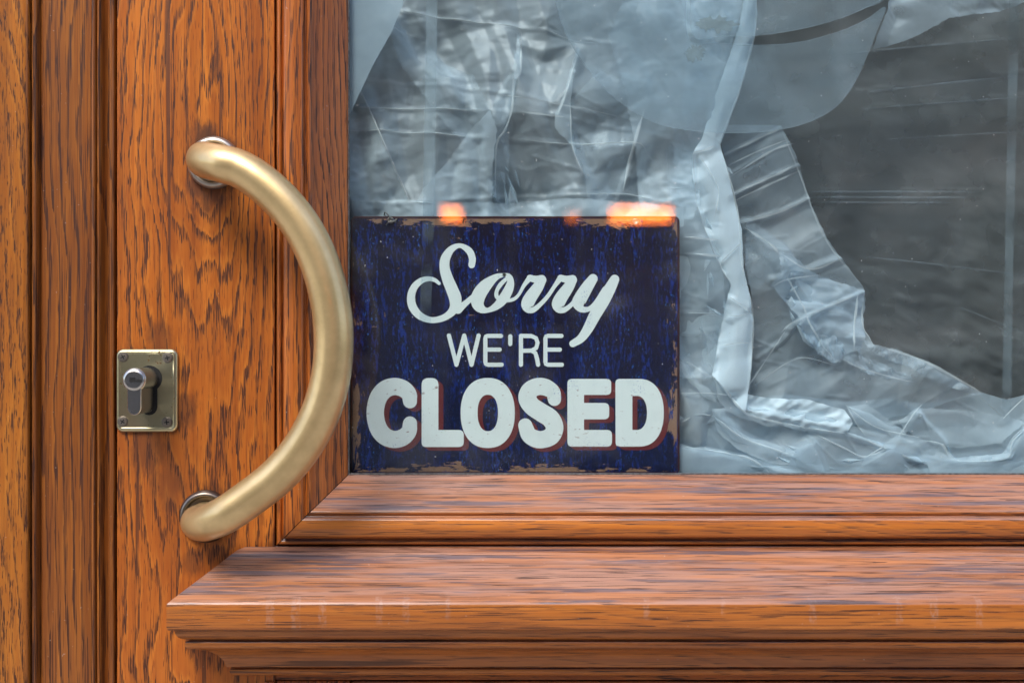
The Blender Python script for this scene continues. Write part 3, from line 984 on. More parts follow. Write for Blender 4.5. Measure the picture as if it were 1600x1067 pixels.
# ------------------------------------------------------------------ plastic sheeting
def poly_mat(name, alpha, col=(0.62, 0.72, 0.78), rough=0.28, gloss=0.16, edge=0.45, micro=0.5, transl=0.45, nsc=300):
    t = NT(name)
    n = t.noise(t.co(), (nsc, nsc, nsc * 2.2), (1, 2, 3), 3, 0.6)
    n2 = t.noise(t.co(), (28, 28, 28), (4, 2, 3), 3, 0.55)
    nr = t.bump(n, micro, 0.0005)
    nr = t.bump(n2, micro, 0.004, nr)
    df = t.n.new('ShaderNodeBsdfDiffuse'); df.inputs[0].default_value = (*col, 1)
    tl = t.n.new('ShaderNodeBsdfTranslucent'); tl.inputs[0].default_value = (*col, 1)
    gs = t.n.new('ShaderNodeBsdfGlossy'); gs.inputs[0].default_value = (0.9, 0.95, 1, 1); gs.inputs['Roughness'].default_value = rough
    for q in (df, gs): t.l.new(nr, q.inputs['Normal'])
    m1 = t.n.new('ShaderNodeMixShader'); m1.inputs[0].default_value = transl
    t.l.new(df.outputs[0], m1.inputs[1]); t.l.new(tl.outputs[0], m1.inputs[2])
    m2 = t.n.new('ShaderNodeMixShader'); m2.inputs[0].default_value = gloss
    t.l.new(m1.outputs[0], m2.inputs[1]); t.l.new(gs.outputs[0], m2.inputs[2])
    tr = t.n.new('ShaderNodeBsdfTransparent'); tr.inputs[0].default_value = (0.95, 0.97, 0.98, 1)
    lw = t.n.new('ShaderNodeLayerWeight'); lw.inputs[0].default_value = 0.5
    va = t.ramp(n2, 0.3, 0.7, -0.06, 0.06)
    f = t.math('ADD', t.math('MULTIPLY_ADD', t.math('POWER', lw.outputs['Facing'], 1.6), edge, alpha), va, clamp=True)
    m3 = t.n.new('ShaderNodeMixShader')
    t.l.new(f, m3.inputs[0]); t.l.new(tr.outputs[0], m3.inputs[1]); t.l.new(m2.outputs[0], m3.inputs[2])
    t.l.new(m3.outputs[0], t.out.inputs[0])
    return t.m


def inside(poly, X_, Y_):
    res = np.zeros(X_.shape, bool)
    n = len(poly)
    for i in range(n):
        x1, y1 = poly[i]; x2, y2 = poly[(i + 1) % n]
        if y1 == y2: continue
        c = ((y1 > Y_) != (y2 > Y_)) & (X_ < (x2 - x1) * (Y_ - y1) / (y2 - y1) + x1)
        res ^= c
    return res


def dist_poly(poly, X_, Y_, closed=False):
    best = np.full(X_.shape, 1e9); bx = X_.copy(); by = Y_.copy(); sg = np.zeros(X_.shape)
    n = len(poly)
    for i in range(n if closed else n - 1):
        x1, y1 = poly[i]; x2, y2 = poly[(i + 1) % n]
        dx, dy = x2 - x1, y2 - y1
        L2 = dx * dx + dy * dy + 1e-9
        t_ = np.clip(((X_ - x1) * dx + (Y_ - y1) * dy) / L2, 0, 1)
        qx, qy = x1 + t_ * dx, y1 + t_ * dy
        d = np.hypot(X_ - qx, Y_ - qy)
        m = d < best
        best[m] = d[m]; bx[m] = qx[m]; by[m] = qy[m]
        sg[m] = np.sign((dx * (Y_ - y1) - dy * (X_ - x1)))[m]
    return best, bx, by, sg


def vnoise(X_, Y_, seed):
    rs = np.random.RandomState(seed)
    tab = rs.rand(64, 64)
    xi = np.floor(X_).astype(int); yi = np.floor(Y_).astype(int)
    fx = X_ - xi; fy = Y_ - yi
    fx = fx * fx * (3 - 2 * fx); fy = fy * fy * (3 - 2 * fy)
    a = tab[xi % 64, yi % 64]; b = tab[(xi + 1) % 64, yi % 64]; c_ = tab[xi % 64, (yi + 1) % 64]; d = tab[(xi + 1) % 64, (yi + 1) % 64]
    return (a * (1 - fx) + b * fx) * (1 - fy) + (c_ * (1 - fx) + d * fx) * fy


def crumple(X_, Y_, seed, size, amp, octv=4, ang=None, spread=1.6):
    """folded facets: random triangle waves in warped space; amp in metres for size in px"""
    rs = np.random.RandomState(seed)
    wx = (vnoise(X_ / size / 1.3, Y_ / size / 1.3, seed + 1) - 0.5) * size * 0.45
    wy = (vnoise(X_ / size / 1.3 + 7, Y_ / size / 1.3, seed + 2) - 0.5) * size * 0.45
    h = np.zeros(X_.shape)
    for o_ in range(octv):
        s_ = size / (1.9 ** o_)
        for k in range(2):
            th = (ang if ang is not None else 0) + rs.uniform(-spread, spread)
            ph = rs.rand()
            u_ = ((X_ + wx) * math.cos(th) + (Y_ + wy) * math.sin(th)) / (s_ * rs.uniform(1.5, 2.6)) + ph
            tri = np.abs((u_ % 1.0) - 0.5) * 2
            loc = vnoise((X_ + wx) / s_ / 1.5, (Y_ + wy) / s_ / 1.5, seed + 11 + 3 * o_ + k)
            h += tri * np.clip(loc * 1.8 - 0.35, 0, 1) * amp / (1.75 ** o_)
    return h


def ridge(X_, Y_, line, w, h, p=1.0, sided=0.0):
    d, _, _, sg = dist_poly(line, X_, Y_)
    k = np.clip(1 - d / w, 0, 1) ** p * h
    if sided:
        k = k * np.where(sg * sided > 0, 1.0, 0.25)
    return k


def sheet_mesh(bm, poly, y0, hfun, step=3.0, curve=True, jag=0.0, seed=0):
    """one sheet of plastic with the given outline (photo px), lying y0 behind the door face; hfun(X,Y)->metres towards the street"""
    poly = [tuple(p) for p in (catmull(list(poly) + [poly[0]], 6)[:-1] if curve else poly)]
    xs = np.arange(min(p[0] for p in poly) - step, max(p[0] for p in poly) + step * 2, step)
    ys = np.arange(min(p[1] for p in poly) - step, max(p[1] for p in poly) + step * 2, step)
    GX, GY_ = np.meshgrid(xs, ys, indexing='ij')
    cx, cy = GX[:-1, :-1] + step / 2, GY_[:-1, :-1] + step / 2
    keep = inside(poly, cx, cy)
    used = np.zeros(GX.shape, int)
    for a in (0, 1):
        for b in (0, 1):
            used[a:used.shape[0] - 1 + a, b:used.shape[1] - 1 + b] += keep
    bnd = (used > 0) & (used < 4)
    d, bx, by, _ = dist_poly(poly, GX[bnd], GY_[bnd], True)
    if jag:
        nz = (vnoise(bx / 5, by / 5, seed) - 0.5) * jag
        bx = bx + nz; by = by + (vnoise(by / 6, bx / 6, seed + 1) - 0.5) * jag
    GX = GX.copy(); GY_ = GY_.copy()
    GX[bnd] = bx; GY_[bnd] = by
    H = hfun(GX, GY_)
    lim = 0.0480 + max(0.0, y0 - 0.05) * 0.06
    yy = y0 - H
    yy = np.where(yy < lim + 0.004, lim + 0.004 * np.exp(np.minimum(0, (yy - lim - 0.004) / 0.004)), yy)
    k = 1 + y0
    VX = (GX - 800) * M1 * k; VZ = CZ + (533.5 - GY_) * M1 * k
    idx = {}
    ii, jj = np.nonzero(used)
    for i, j in zip(ii, jj):
        idx[(i, j)] = bm.verts.new((VX[i, j], yy[i, j], VZ[i, j]))
    ki, kj = np.nonzero(keep)
    for i, j in zip(ki, kj):
        try:
            bm.faces.new([idx[(i, j)], idx[(i, j + 1)], idx[(i + 1, j + 1)], idx[(i + 1, j)]])
        except ValueError:
            pass


def sheet(name, patches, mat, label, cat, step=3.0, group=None):
    bm = bmesh.new()
    for p in patches:
        sheet_mesh(bm, *p[:3], **(p[3] if len(p) > 3 else {'step': step}))
    o = obj(name, bm, mat, None, True)
    return tag(o, label, cat, group)


M_main = poly_mat('crumpled_polythene', 0.62, (0.56, 0.655, 0.72), 0.42, 0.08, 0.5, 0.5, 0.25)
M_veil = poly_mat('second_polythene_layer', 0.17, (0.74, 0.88, 0.98), 0.40, 0.08, 0.6, 0.25, 0.15)
M_fold = poly_mat('folded_polythene', 0.74, (0.76, 0.90, 0.99), 0.45, 0.06, 0.5, 0.10, 0.15)
M_crease = poly_mat('crease_polythene', 0.40, (0.88, 0.96, 1.0), 0.4, 0.06, 0.6, 0.05, 0.1)
M_clear = poly_mat('clear_polythene', 0.32, (0.68, 0.82, 0.93), 0.45, 0.06, 0.8, 0.15, 0.25)
M_layer = poly_mat('layered_polythene', 0.34, (0.76, 0.90, 0.99), 0.45, 0.06, 0.6, 0.15, 0.15)
M_heap = poly_mat('bunched_polythene', 0.42, (0.68, 0.83, 0.94), 0.45, 0.06, 0.8, 0.2, 0.2)
M_tape2 = poly_mat('thin_tape', 0.06, (0.54, 0.65, 0.72), 0.4, 0.03, 0.1, 0.02, 0.2)
M_line = poly_mat('thin_crease', 0.22, (0.55, 0.65, 0.74), 0.4, 0.06, 0.3, 0.02, 0.2)
M_film = poly_mat('frosted_film', 0.20, (0.48, 0.60, 0.69), 0.5, 0.03, 0.2, 0.03, 0.3)
M_film2 = poly_mat('frosted_film_light', 0.46, (0.60, 0.73, 0.82), 0.5, 0.03, 0.2, 0.03, 0.3)
M_tape = poly_mat('milky_tape', 0.15, (0.54, 0.65, 0.72), 0.4, 0.03, 0.2, 0.02, 0.2)
M_reflect = poly_mat('faint_reflection', 0.035, (0.50, 0.60, 0.66), 0.4, 0.03, 0.05, 0.02, 0.2)  # pale tone of the painted reflection over the sign
M_back = poly_mat('grey_back_film', 0.44, (0.33, 0.36, 0.375), 0.5, 0.04, 0.5, 0.5, 0.3, 120)


def creases(parent, lines, hfun, y0, width=2.6, lift=0.0012, name='fold_crease', mat=None):  # pale strips on the folds: doubled thickness and glancing brightness put in the colour
    for ln in lines:
        bm = bmesh.new()
        wd = width
        if isinstance(ln, tuple): ln, wd = ln
        q = catmull(ln, 8)
        N = len(q)
        cx = np.array([p[0] for p in q]); cy = np.array([p[1] for p in q])
        tx = np.gradient(cx); ty = np.gradient(cy); L = np.hypot(tx, ty) + 1e-9
        nx, ny = -ty / L, tx / L
        tt = np.linspace(0, 1, N)
        ww = wd * 0.5 * np.clip(np.minimum(tt, 1 - tt) * 5, 0.12, 1) * (0.35 + 1.1 * vnoise(cx / 14, cy / 14, 3))
        rows = []
        for sgn, lf in ((-1, 0.0), (0, 0.0012), (1, 0.0)):
            a = cx + nx * ww * sgn; b = cy + ny * ww * sgn
            y = y0 - hfun(a, b) - lift - lf
            y = np.maximum(y, 0.0474 + 0.0001 * sgn)
            k = 1 + y0
            rows.append([bm.verts.new(((a[i] - 800) * M1 * k, y[i], CZ + (533.5 - b[i]) * M1 * k)) for i in range(N)])
        for r0, r1 in zip(rows[:-1], rows[1:]):
            for i in range(N - 1):
                bm.faces.new([r0[i], r0[i + 1], r1[i + 1], r1[i]])
        obj(name, bm, mat or M_crease, parent, True)


def wrinkle(a, b, seed, n, box_, ang, spread, lo=25, hi=110, w=2.6, h=0.0010):
    """straight fine creases, as plastic keeps them from being folded"""
    rs = np.random.RandomState(seed)
    out = np.zeros(a.shape)
    for k in range(n):
        x_, y_ = rs.uniform(box_[0], box_[2]), rs.uniform(box_[1], box_[3])
        th = ang + rs.normal(0, spread); L = rs.uniform(lo, hi)
        x2, y2 = x_ + L * math.cos(th), y_ + L * math.sin(th)
        dx, dy = x2 - x_, y2 - y_
        t_ = np.clip(((a - x_) * dx + (b - y_) * dy) / (L * L), 0, 1)
        d = np.hypot(a - x_ - t_ * dx, b - y_ - t_ * dy)
        out = np.maximum(out, np.clip(1 - d / w, 0, 1) * h * rs.uniform(0.4, 1.2))
    return out


def shards(parent, seed, n, box_, ang, spread, y0, lo=25, hi=80, wlo=4, whi=13, mat=None):
    """small sharp folds of the sheet: two facets meeting in a raised edge"""
    rs = np.random.RandomState(seed)
    for k in range(n):
        x_, y_ = rs.uniform(box_[0], box_[2]), rs.uniform(box_[1], box_[3])
        th = ang + rs.normal(0, spread); L = rs.uniform(lo, hi); wd = rs.uniform(wlo, whi)
        c_, s_ = math.cos(th), math.sin(th)
        m_ = rs.uniform(0.3, 0.7)
        pts = [(0, 0, 0), (L * m_, wd * rs.uniform(0.3, 1.0), 0), (L, rs.uniform(-3, 3), 0), (L * rs.uniform(0.3, 0.7), -wd * rs.uniform(0.2, 0.8), 0), (L * m_, wd * rs.uniform(-0.1, 0.2), rs.uniform(0.0015, 0.0045))]
        bm = bmesh.new()
        yy = y0 + k * 0.00007
        v = [bm.verts.new(P(min(1640, max(box_[0], x_ + a * c_ - b * s_)), min(752, y_ + a * s_ + b * c_), yy) - Vector((0, h, 0))) for a, b, h in pts]
        for i in range(4):
            try: bm.faces.new([v[i], v[(i + 1) % 4], v[4]])
            except ValueError: pass
        obj('fold_facet', bm, mat or M_layer, parent)


flat = lambda a, b: np.zeros(a.shape)


# left crumpled sheet -------------------------------------------------
def h_main(a, b):
    h = crumple(a, b, 5, 130, 0.017, 3, 0.25, 1.2) + crumple(a, b, 9, 40, 0.0012, 3)
    h += crumple(a, b, 21, 12, 0.0005, 2, 1.5, 0.35) + wrinkle(a, b, 3, 70, (540, 0, 1120, 600), 0.1, 0.35) + wrinkle(a, b, 4, 45, (540, 0, 1120, 350), 1.4, 0.5, 20, 70)
    for ln, w, k in (([(790, 60), (812, 130), (800, 190), (772, 220), (770, 290), (775, 340)], 22, 0.014),
                     ([(800, 125), (780, 170), (765, 230), (762, 345)], 12, 0.006),
                     ([(900, 85), (885, 150), (872, 190), (890, 240), (908, 280)], 18, 0.013),
                     ([(815, 80), (850, 90), (890, 75)], 14, 0.006),
                     ([(1000, 185), (985, 260), (965, 310), (940, 340)], 26, 0.014),
                     ([(615, 60), (650, 100), (700, 150), (770, 205)], 34, 0.012),
                     ([(560, 140), (600, 210), (630, 290), (660, 345)], 22, 0.009),
                     ([(893, 205), (930, 240), (1000, 232)], 30, 0.010)):
        h = h + ridge(a, b, ln, w, k * 0.5, 1.1)
    for ln in ([(545, 172), (700, 180), (865, 192), (1000, 215), (1060, 232)], [(545, 208), (660, 216), (780, 225), (900, 235)], [(630, 25), (720, 40), (800, 50), (900, 65), (960, 78)],
               [(545, 130), (700, 143), (830, 165), (930, 190)], [(545, 318), (650, 322), (800, 310), (900, 312), (980, 308), (1062, 330)],
               [(1040, 285), (1080, 300), (1100, 310)], [(1060, 375), (1120, 378)], [(1062, 400), (1115, 405)], [(1062, 490), (1125, 490)]):
        h = h + ridge(a, b, ln, 4.0, 0.0013, 1.0)
    return h


main_poly = [(530, -60), (900, -60), (1170, -60), (1165, 60), (1130, 150), (1105, 210), (1085, 260), (1095, 330), (1118, 400), (1135, 460), (1125, 520), (1112, 590), (1150, 650), (1150, 790), (900, 790), (530, 790)]
bm = bmesh.new()
sheet_mesh(bm, main_poly, 0.092, h_main, step=3.0, curve=False)
o = tag(obj('plastic_sheet', bm, M_main, None, True), 'large crumpled grey-blue plastic sheet hanging behind and above the sign', 'plastic sheet')

bm = bmesh.new()
lay = [[(802, 126), (808, 136), (805, 156), (798, 185), (795, 212), (799, 350), (785, 350), (778, 318), (769, 308), (774, 265), (777, 215), (769, 199), (772, 179), (785, 142)],  # pleats and bright facets laid as pale layers, their brightness put in the colour
       [(811, 56), (814, 90), (813, 132), (806, 139), (803, 122), (807, 90)],
       [(904, 80), (894, 109), (884, 146), (875, 172), (865, 192), (866, 212), (891, 238), (908, 278), (898, 240), (890, 205), (889, 172), (893, 139), (904, 95)],
       [(888, 172), (908, 150), (935, 118), (985, 150), (1002, 181), (996, 205), (984, 236), (931, 240), (898, 242)],
       [(898, 242), (984, 235), (971, 305), (951, 308), (921, 345), (911, 282)],
       [(520, 190), (565, 142), (590, 200), (620, 270), (655, 350), (520, 350)],
       [(612, 30), (639, 60), (668, 72), (700, 110), (742, 128), (768, 182), (772, 215), (735, 240), (700, 205), (668, 160), (632, 112), (618, 78)],
       [(1000, -50), (1170, -50), (1130, 110), (1104, 200), (1082, 245), (1088, 320), (1075, 350), (1000, 345), (990, 250), (975, 160), (950, 60)],
         [(1060, -50), (1172, -50), (1128, 110), (1100, 205), (1084, 240), (1058, 205), (1066, 100)],
       [(1040, 235), (1085, 245), (1090, 330), (1118, 405), (1128, 480), (1110, 590), (1040, 590)],
       [(640, 350), (668, 300), (702, 262), (735, 215), (768, 182), (778, 215), (772, 262), (770, 350)],
       [(545, 320), (620, 318), (760, 322), (900, 316), (1062, 330), (1062, 360), (545, 360)]]
for i, p_ in enumerate(lay):
    bm = bmesh.new()
    sheet_mesh(bm, p_, 0.086 - 0.0009 * i, lambda a, b, i=i: h_main(a, b) + crumple(a, b, 200 + i, 22, 0.0016, 3), step=3, curve=False, jag=2.0, seed=i)
    obj('fold_layer', bm, M_veil if i in (0, 3, 4, 6, 9) else M_layer, o, True)
creases(o, [[(545, 172), (700, 180), (768, 184)], [(800, 184), (865, 192), (880, 194)], ([(545, 208), (660, 216), (765, 224)], 1.8), [(630, 25), (720, 40), (800, 50), (815, 54)], [(840, 55), (900, 70), (935, 76)],
            [(545, 318), (650, 322), (800, 330)], [(895, 312), (950, 308), (1000, 312), (1060, 330)], ([(780, 160), (830, 166), (880, 176), (960, 190)], 1.8), ([(795, 225), (880, 234), (985, 232), (1010, 250), (1035, 264), (1070, 260)], 1.8),
            ([(814, 58), (814, 100), (813, 132)], 3), ([(802, 127), (800, 180), (790, 212), (776, 240), (775, 330)], 2.5), ([(904, 82), (884, 150), (868, 192)], 3), ([(888, 172), (892, 238), (908, 280)], 3),
            ([(1001, 182), (985, 235), (970, 305)], 4), [(565, 143), (600, 220), (650, 335)], ([(1062, 375), (1115, 380)], 3), ([(1062, 399), (1118, 405)], 3), ([(1062, 490), (1125, 492)], 3), ([(1060, 560), (1112, 592)], 3),
            ([(1030, 288), (1060, 285), (1090, 280)], 2), ([(1028, 303), (1060, 298), (1090, 296)], 2)], h_main, 0.080, 2.2)

shards(o, 9, 12, (760, 150, 800, 310), 1.35, 0.3, 0.0760, 20, 70, 4, 12)
shards(o, 10, 6, (880, 150, 1020, 310), 1.0, 0.7, 0.0760, 20, 70, 4, 14)

# bright twisted strip
rib = [(1150, -40), (1160, 0), (1150, 50), (1130, 110), (1108, 172), (1094, 220), (1079, 242), (1079, 272), (1090, 330), (1106, 372), (1121, 412), (1139, 446), (1131, 478), (1124, 522), (1111, 586),
       (1134, 612), (1160, 644), (1166, 610), (1172, 560), (1174, 500), (1169, 464), (1158, 422), (1155, 362), (1148, 330), (1136, 282), (1121, 228), (1131, 204), (1150, 150), (1166, 100), (1176, 60), (1181, 24), (1178, -10), (1178, -40)]


def h_rib(a, b):
    h = crumple(a, b, 31, 60, 0.009, 2, 0.3, 0.9) + wrinkle(a, b, 6, 40, (1080, 0, 1180, 640), 0.3, 0.7, 12, 45, 2.4)
    h += ridge(a, b, [(1168, 0), (1150, 100), (1118, 190), (1108, 240), (1112, 280), (1130, 350), (1150, 440), (1148, 520), (1142, 600)], 22, 0.010, 1.0)
    h += ridge(a, b, [(1079, 242), (1112, 232)], 8, 0.004) + ridge(a, b, [(1092, 250), (1120, 300), (1118, 330)], 6, 0.003) + ridge(a, b, [(1122, 412), (1152, 382)], 8, 0.004) + ridge(a, b, [(1135, 468), (1165, 480), (1140, 500)], 8, 0.004)
    return h


bm = bmesh.new()
sheet_mesh(bm, rib, 0.062, h_rib, step=2.5, curve=False, jag=1.0)
sheet_mesh(bm, [(1050, 190), (1110, 190), (1100, 250), (1115, 330), (1145, 410), (1150, 500), (1140, 600), (1165, 650), (1120, 640), (1085, 590), (1058, 560), (1056, 400)], 0.078,
           lambda a, b: crumple(a, b, 35, 70, 0.006, 2, 0.2, 0.6) + wrinkle(a, b, 12, 30, (1050, 240, 1150, 620), 0.05, 0.15, 40, 90, 2.4), step=3, curve=False)
sheet_mesh(bm, [(p[0] * 0.97 + 1125 * 0.03 + 3, p[1]) for p in rib], 0.070, lambda a, b: crumple(a, b, 37, 20, 0.003, 3, 0.5, 1.0), step=3, curve=False)
# lower strand running right from its tip
strand = [(1112, 588), (1150, 612), (1200, 622), (1260, 624), (1318, 640), (1330, 660), (1318, 676), (1280, 672), (1220, 664), (1164, 646), (1135, 615)]
sheet_mesh(bm, strand, 0.060, lambda a, b: crumple(a, b, 41, 22, 0.0035, 3, 1.4, 0.6) + ridge(a, b, [(1164, 640), (1240, 655), (1316, 668)], 9, 0.005), step=2.5, curve=False, jag=1.5)
o = tag(obj('plastic_strip', bm, M_fold, None, True), 'bright twisted plastic fold falling from the top right of the sign to the bottom', 'plastic strip')

creases(o, [([(1178, 0), (1176, 60), (1150, 150), (1122, 226)], 3), ([(1079, 242), (1098, 238), (1112, 232)], 3), ([(1092, 250), (1110, 280), (1119, 303), (1113, 345)], 2), ([(1121, 228), (1148, 330), (1156, 420), (1174, 500), (1166, 620)], 2.2),
            ([(1080, 250), (1090, 330), (1121, 412), (1139, 446)], 2), ([(1122, 412), (1140, 395), (1153, 382)], 1.8), ([(1112, 588), (1140, 620), (1165, 646), (1240, 664), (1316, 676)], 3), ([(1136, 465), (1155, 478), (1172, 492)], 2),
            ([(1128, 492), (1150, 494), (1172, 488)], 1.6), ([(1122, 540), (1150, 536), (1170, 536)], 1.4)], h_rib, 0.060, 2.2, 0.002)

shards(o, 7, 12, (1095, 240, 1140, 560), 1.3, 0.4, 0.0585, 15, 50, 3, 9)

# torn sheet right of the strip
tri = [(1118, 200), (1215, 200), (1240, 264), (1262, 322), (1282, 372), (1308, 408), (1340, 448), (1347, 470), (1344, 508), (1357, 538), (1400, 549), (1432, 562), (1462, 580), (1500, 600), (1527, 615),
       (1500, 618), (1430, 640), (1340, 660), (1230, 668), (1160, 648), (1170, 560), (1172, 480), (1156, 400), (1148, 330), (1130, 260)]


def h_tri(a, b):
    h = crumple(a, b, 51, 110, 0.012, 2, 0.9, 1.0) + crumple(a, b, 55, 30, 0.0010, 2) + wrinkle(a, b, 7, 60, (1130, 200, 1500, 660), -0.5, 0.4, 20, 90, 2.4)
    for ln, w, k in (([(1125, 250), (1190, 215), (1215, 205)], 4, 0.002), ([(1130, 280), (1200, 240), (1230, 228)], 4, 0.002), ([(1140, 310), (1200, 280), (1248, 262)], 5, 0.003), ([(1150, 352), (1210, 335), (1262, 312)], 5, 0.003),
                     ([(1160, 360), (1210, 400), (1225, 430), (1270, 495), (1310, 560)], 20, 0.008),
                     ([(1200, 440), (1255, 425), (1310, 405)], 10, 0.005), ([(1225, 515), (1255, 495), (1300, 475), (1342, 458)], 5, 0.004),
                     ([(1335, 460), (1332, 500), (1330, 550)], 8, 0.007), ([(1180, 560), (1215, 535), (1240, 505)], 5, 0.003)):
        h = h + ridge(a, b, ln, w, k)
    return h


bm = bmesh.new()
sheet_mesh(bm, tri, 0.084, h_tri, step=2.5, curve=False, jag=1.2)
blob = [(1210, 395), (1228, 402), (1262, 425), (1300, 440), (1342, 456), (1347, 480), (1343, 510), (1338, 545), (1318, 552), (1300, 568), (1275, 552), (1252, 525), (1240, 495), (1222, 470), (1200, 448), (1212, 430)]
sheet_mesh(bm, [(1165, 350), (1195, 380), (1212, 396), (1212, 430), (1180, 452), (1160, 440)], 0.080, lambda a, b: crumple(a, b, 59, 40, 0.006, 3), step=2.5, curve=False, jag=1.5)
sheet_mesh(bm, blob, 0.078, lambda a, b: crumple(a, b, 62, 40, 0.006, 3, 0.3, 1.2), step=2.5, curve=False, jag=1.5)
sheet_mesh(bm, blob, 0.074, lambda a, b: crumple(a, b, 61, 55, 0.010, 3, 0.8, 1.2) + ridge(a, b, [(1225, 515), (1255, 495), (1300, 475), (1342, 458)], 5, 0.003), step=2.5, curve=False, jag=2.5)
blob2 = [(1245, 505), (1262, 498), (1290, 520), (1312, 530), (1320, 550), (1312, 566), (1300, 568), (1280, 552), (1260, 532)]
sheet_mesh(bm, blob2, 0.066, lambda a, b: crumple(a, b, 63, 16, 0.004, 3, 0.4, 1.4), step=2, curve=False, jag=3)
st1_ = [(1310, 560), (1335, 554), (1370, 566), (1400, 580), (1422, 588), (1424, 598), (1418, 602), (1408, 594), (1380, 592), (1355, 586), (1338, 576), (1322, 566)]
sheet_mesh(bm, st1_, 0.066, lambda a, b: crumple(a, b, 67, 14, 0.003, 3), step=2, curve=False, jag=3.5, seed=4)
st2_ = [(1345, 530), (1362, 538), (1400, 547), (1435, 562), (1470, 584), (1505, 601), (1527, 615), (1515, 615), (1480, 604), (1445, 590), (1418, 574), (1385, 562), (1356, 546)]
sheet_mesh(bm, st2_, 0.066, lambda a, b: crumple(a, b, 69, 18, 0.004, 3, 0.6, 0.8), step=2, curve=False, jag=2.0, seed=5)
o = tag(obj('torn_plastic', bm, M_clear, None, True), 'torn see-through plastic sheet tapering to a point right of the bright fold', 'plastic sheet')


creases(o, [([(1130, 245), (1190, 216), (1216, 205)], 3), ([(1134, 262), (1180, 240), (1225, 222)], 2), ([(1136, 280), (1200, 240), (1234, 228)], 3), ([(1142, 305), (1200, 280), (1244, 258)], 4), ([(1140, 318), (1200, 290), (1250, 268)], 2.5), ([(1150, 352), (1210, 335), (1262, 312)], 3),
            ([(1160, 358), (1200, 384), (1210, 396)], 3), ([(1212, 396), (1260, 422), (1308, 406)], 2), ([(1215, 520), (1228, 508), (1255, 494), (1300, 475), (1342, 458)], 2.5), ([(1160, 610), (1190, 565), (1228, 508)], 1.4),
            ([(1215, 205), (1240, 264), (1282, 372), (1340, 448)], 1.5), ([(1222, 430), (1250, 480), (1262, 510), (1300, 566)], 3), ([(1334, 460), (1330, 500), (1328, 548)], 3), ([(1342, 470), (1345, 510), (1357, 538)], 2),
            ([(1357, 538), (1432, 562), (1500, 598), (1527, 614)], 4), ([(1310, 560), (1340, 575), (1400, 592), (1420, 596)], 2), ([(1170, 604), (1240, 560), (1300, 570)], 1.2), ([(1200, 450), (1225, 438), (1280, 430)], 2)], h_tri, 0.060, 2.2, 0.002)

shards(o, 8, 16, (1230, 440, 1320, 540), 0.9, 0.7, 0.0630, 15, 50, 4, 12)

# heap along the bottom
def heap_lines(a, b):
    h = np.zeros(a.shape)
    for ln, w, k in (([(1062, 655), (1105, 640), (1150, 640), (1165, 648)], 10, 0.006), ([(1120, 650), (1150, 680), (1190, 700), (1235, 712), (1275, 735)], 12, 0.008),
                     ([(1062, 700), (1122, 712), (1180, 722), (1240, 745)], 10, 0.008), ([(1235, 706), (1265, 692), (1280, 733)], 10, 0.007),
                     ([(1260, 668), (1320, 676), (1360, 690), (1390, 706), (1440, 722)], 9, 0.008), ([(1320, 632), (1350, 668), (1400, 660), (1430, 650)], 12, 0.006),
                     ([(1430, 640), (1400, 690), (1360, 720)], 8, 0.006), ([(1395, 620), (1430, 650), (1470, 690), (1480, 722)], 9, 0.007),
                     ([(1480, 722), (1540, 718), (1570, 712), (1590, 670), (1620, 640)], 14, 0.010), ([(1060, 560), (1080, 585), (1120, 620)], 8, 0.006)):
        h = h + ridge(a, b, ln, w, k)
    return h


heap = [(1040, 596), (1110, 602), (1160, 622), (1230, 616), (1320, 628), (1380, 622), (1440, 630), (1500, 620), (1530, 612), (1570, 624), (1610, 612), (1700, 600), (1700, 790), (1040, 790)]
bm = bmesh.new()
sheet_mesh(bm, heap, 0.078, lambda a, b: crumple(a, b, 71, 160, 0.012, 2, 1.2, 0.8) + wrinkle(a, b, 8, 40, (1060, 610, 1640, 740), 0.3, 0.4, 30, 120, 2.4) + heap_lines(a, b), step=2.5, curve=False, jag=0.5)
h2 = [(1040, 650), (1105, 638), (1150, 636), (1180, 655), (1260, 668), (1325, 676), (1370, 690), (1420, 700), (1475, 716), (1560, 706), (1590, 665), (1700, 640), (1700, 790), (1040, 790)]
sheet_mesh(bm, h2, 0.068, lambda a, b: crumple(a, b, 73, 110, 0.010, 2, 0.9, 0.8) + heap_lines(a, b) * 0.6 + wrinkle(a, b, 9, 35, (1060, 620, 1640, 740), 0.4, 0.4, 30, 110, 2.2), step=2.5, curve=False, jag=2)
h3 = [(1040, 690), (1075, 700), (1122, 706), (1150, 712), (1185, 728), (1225, 728), (1240, 700), (1262, 690), (1285, 735), (1340, 730), (1345, 712), (1390, 700), (1440, 730), (1500, 732), (1560, 724), (1700, 700), (1700, 790), (1040, 790)]
sheet_mesh(bm, h3, 0.060, lambda a, b: crumple(a, b, 77, 90, 0.008, 2, 0.9, 0.8), step=2.5, curve=False, jag=2)
o = tag(obj('plastic_heap', bm, M_heap, None, True), 'loose plastic bunched in folds along the bottom of the glass right of the sign', 'plastic sheet')

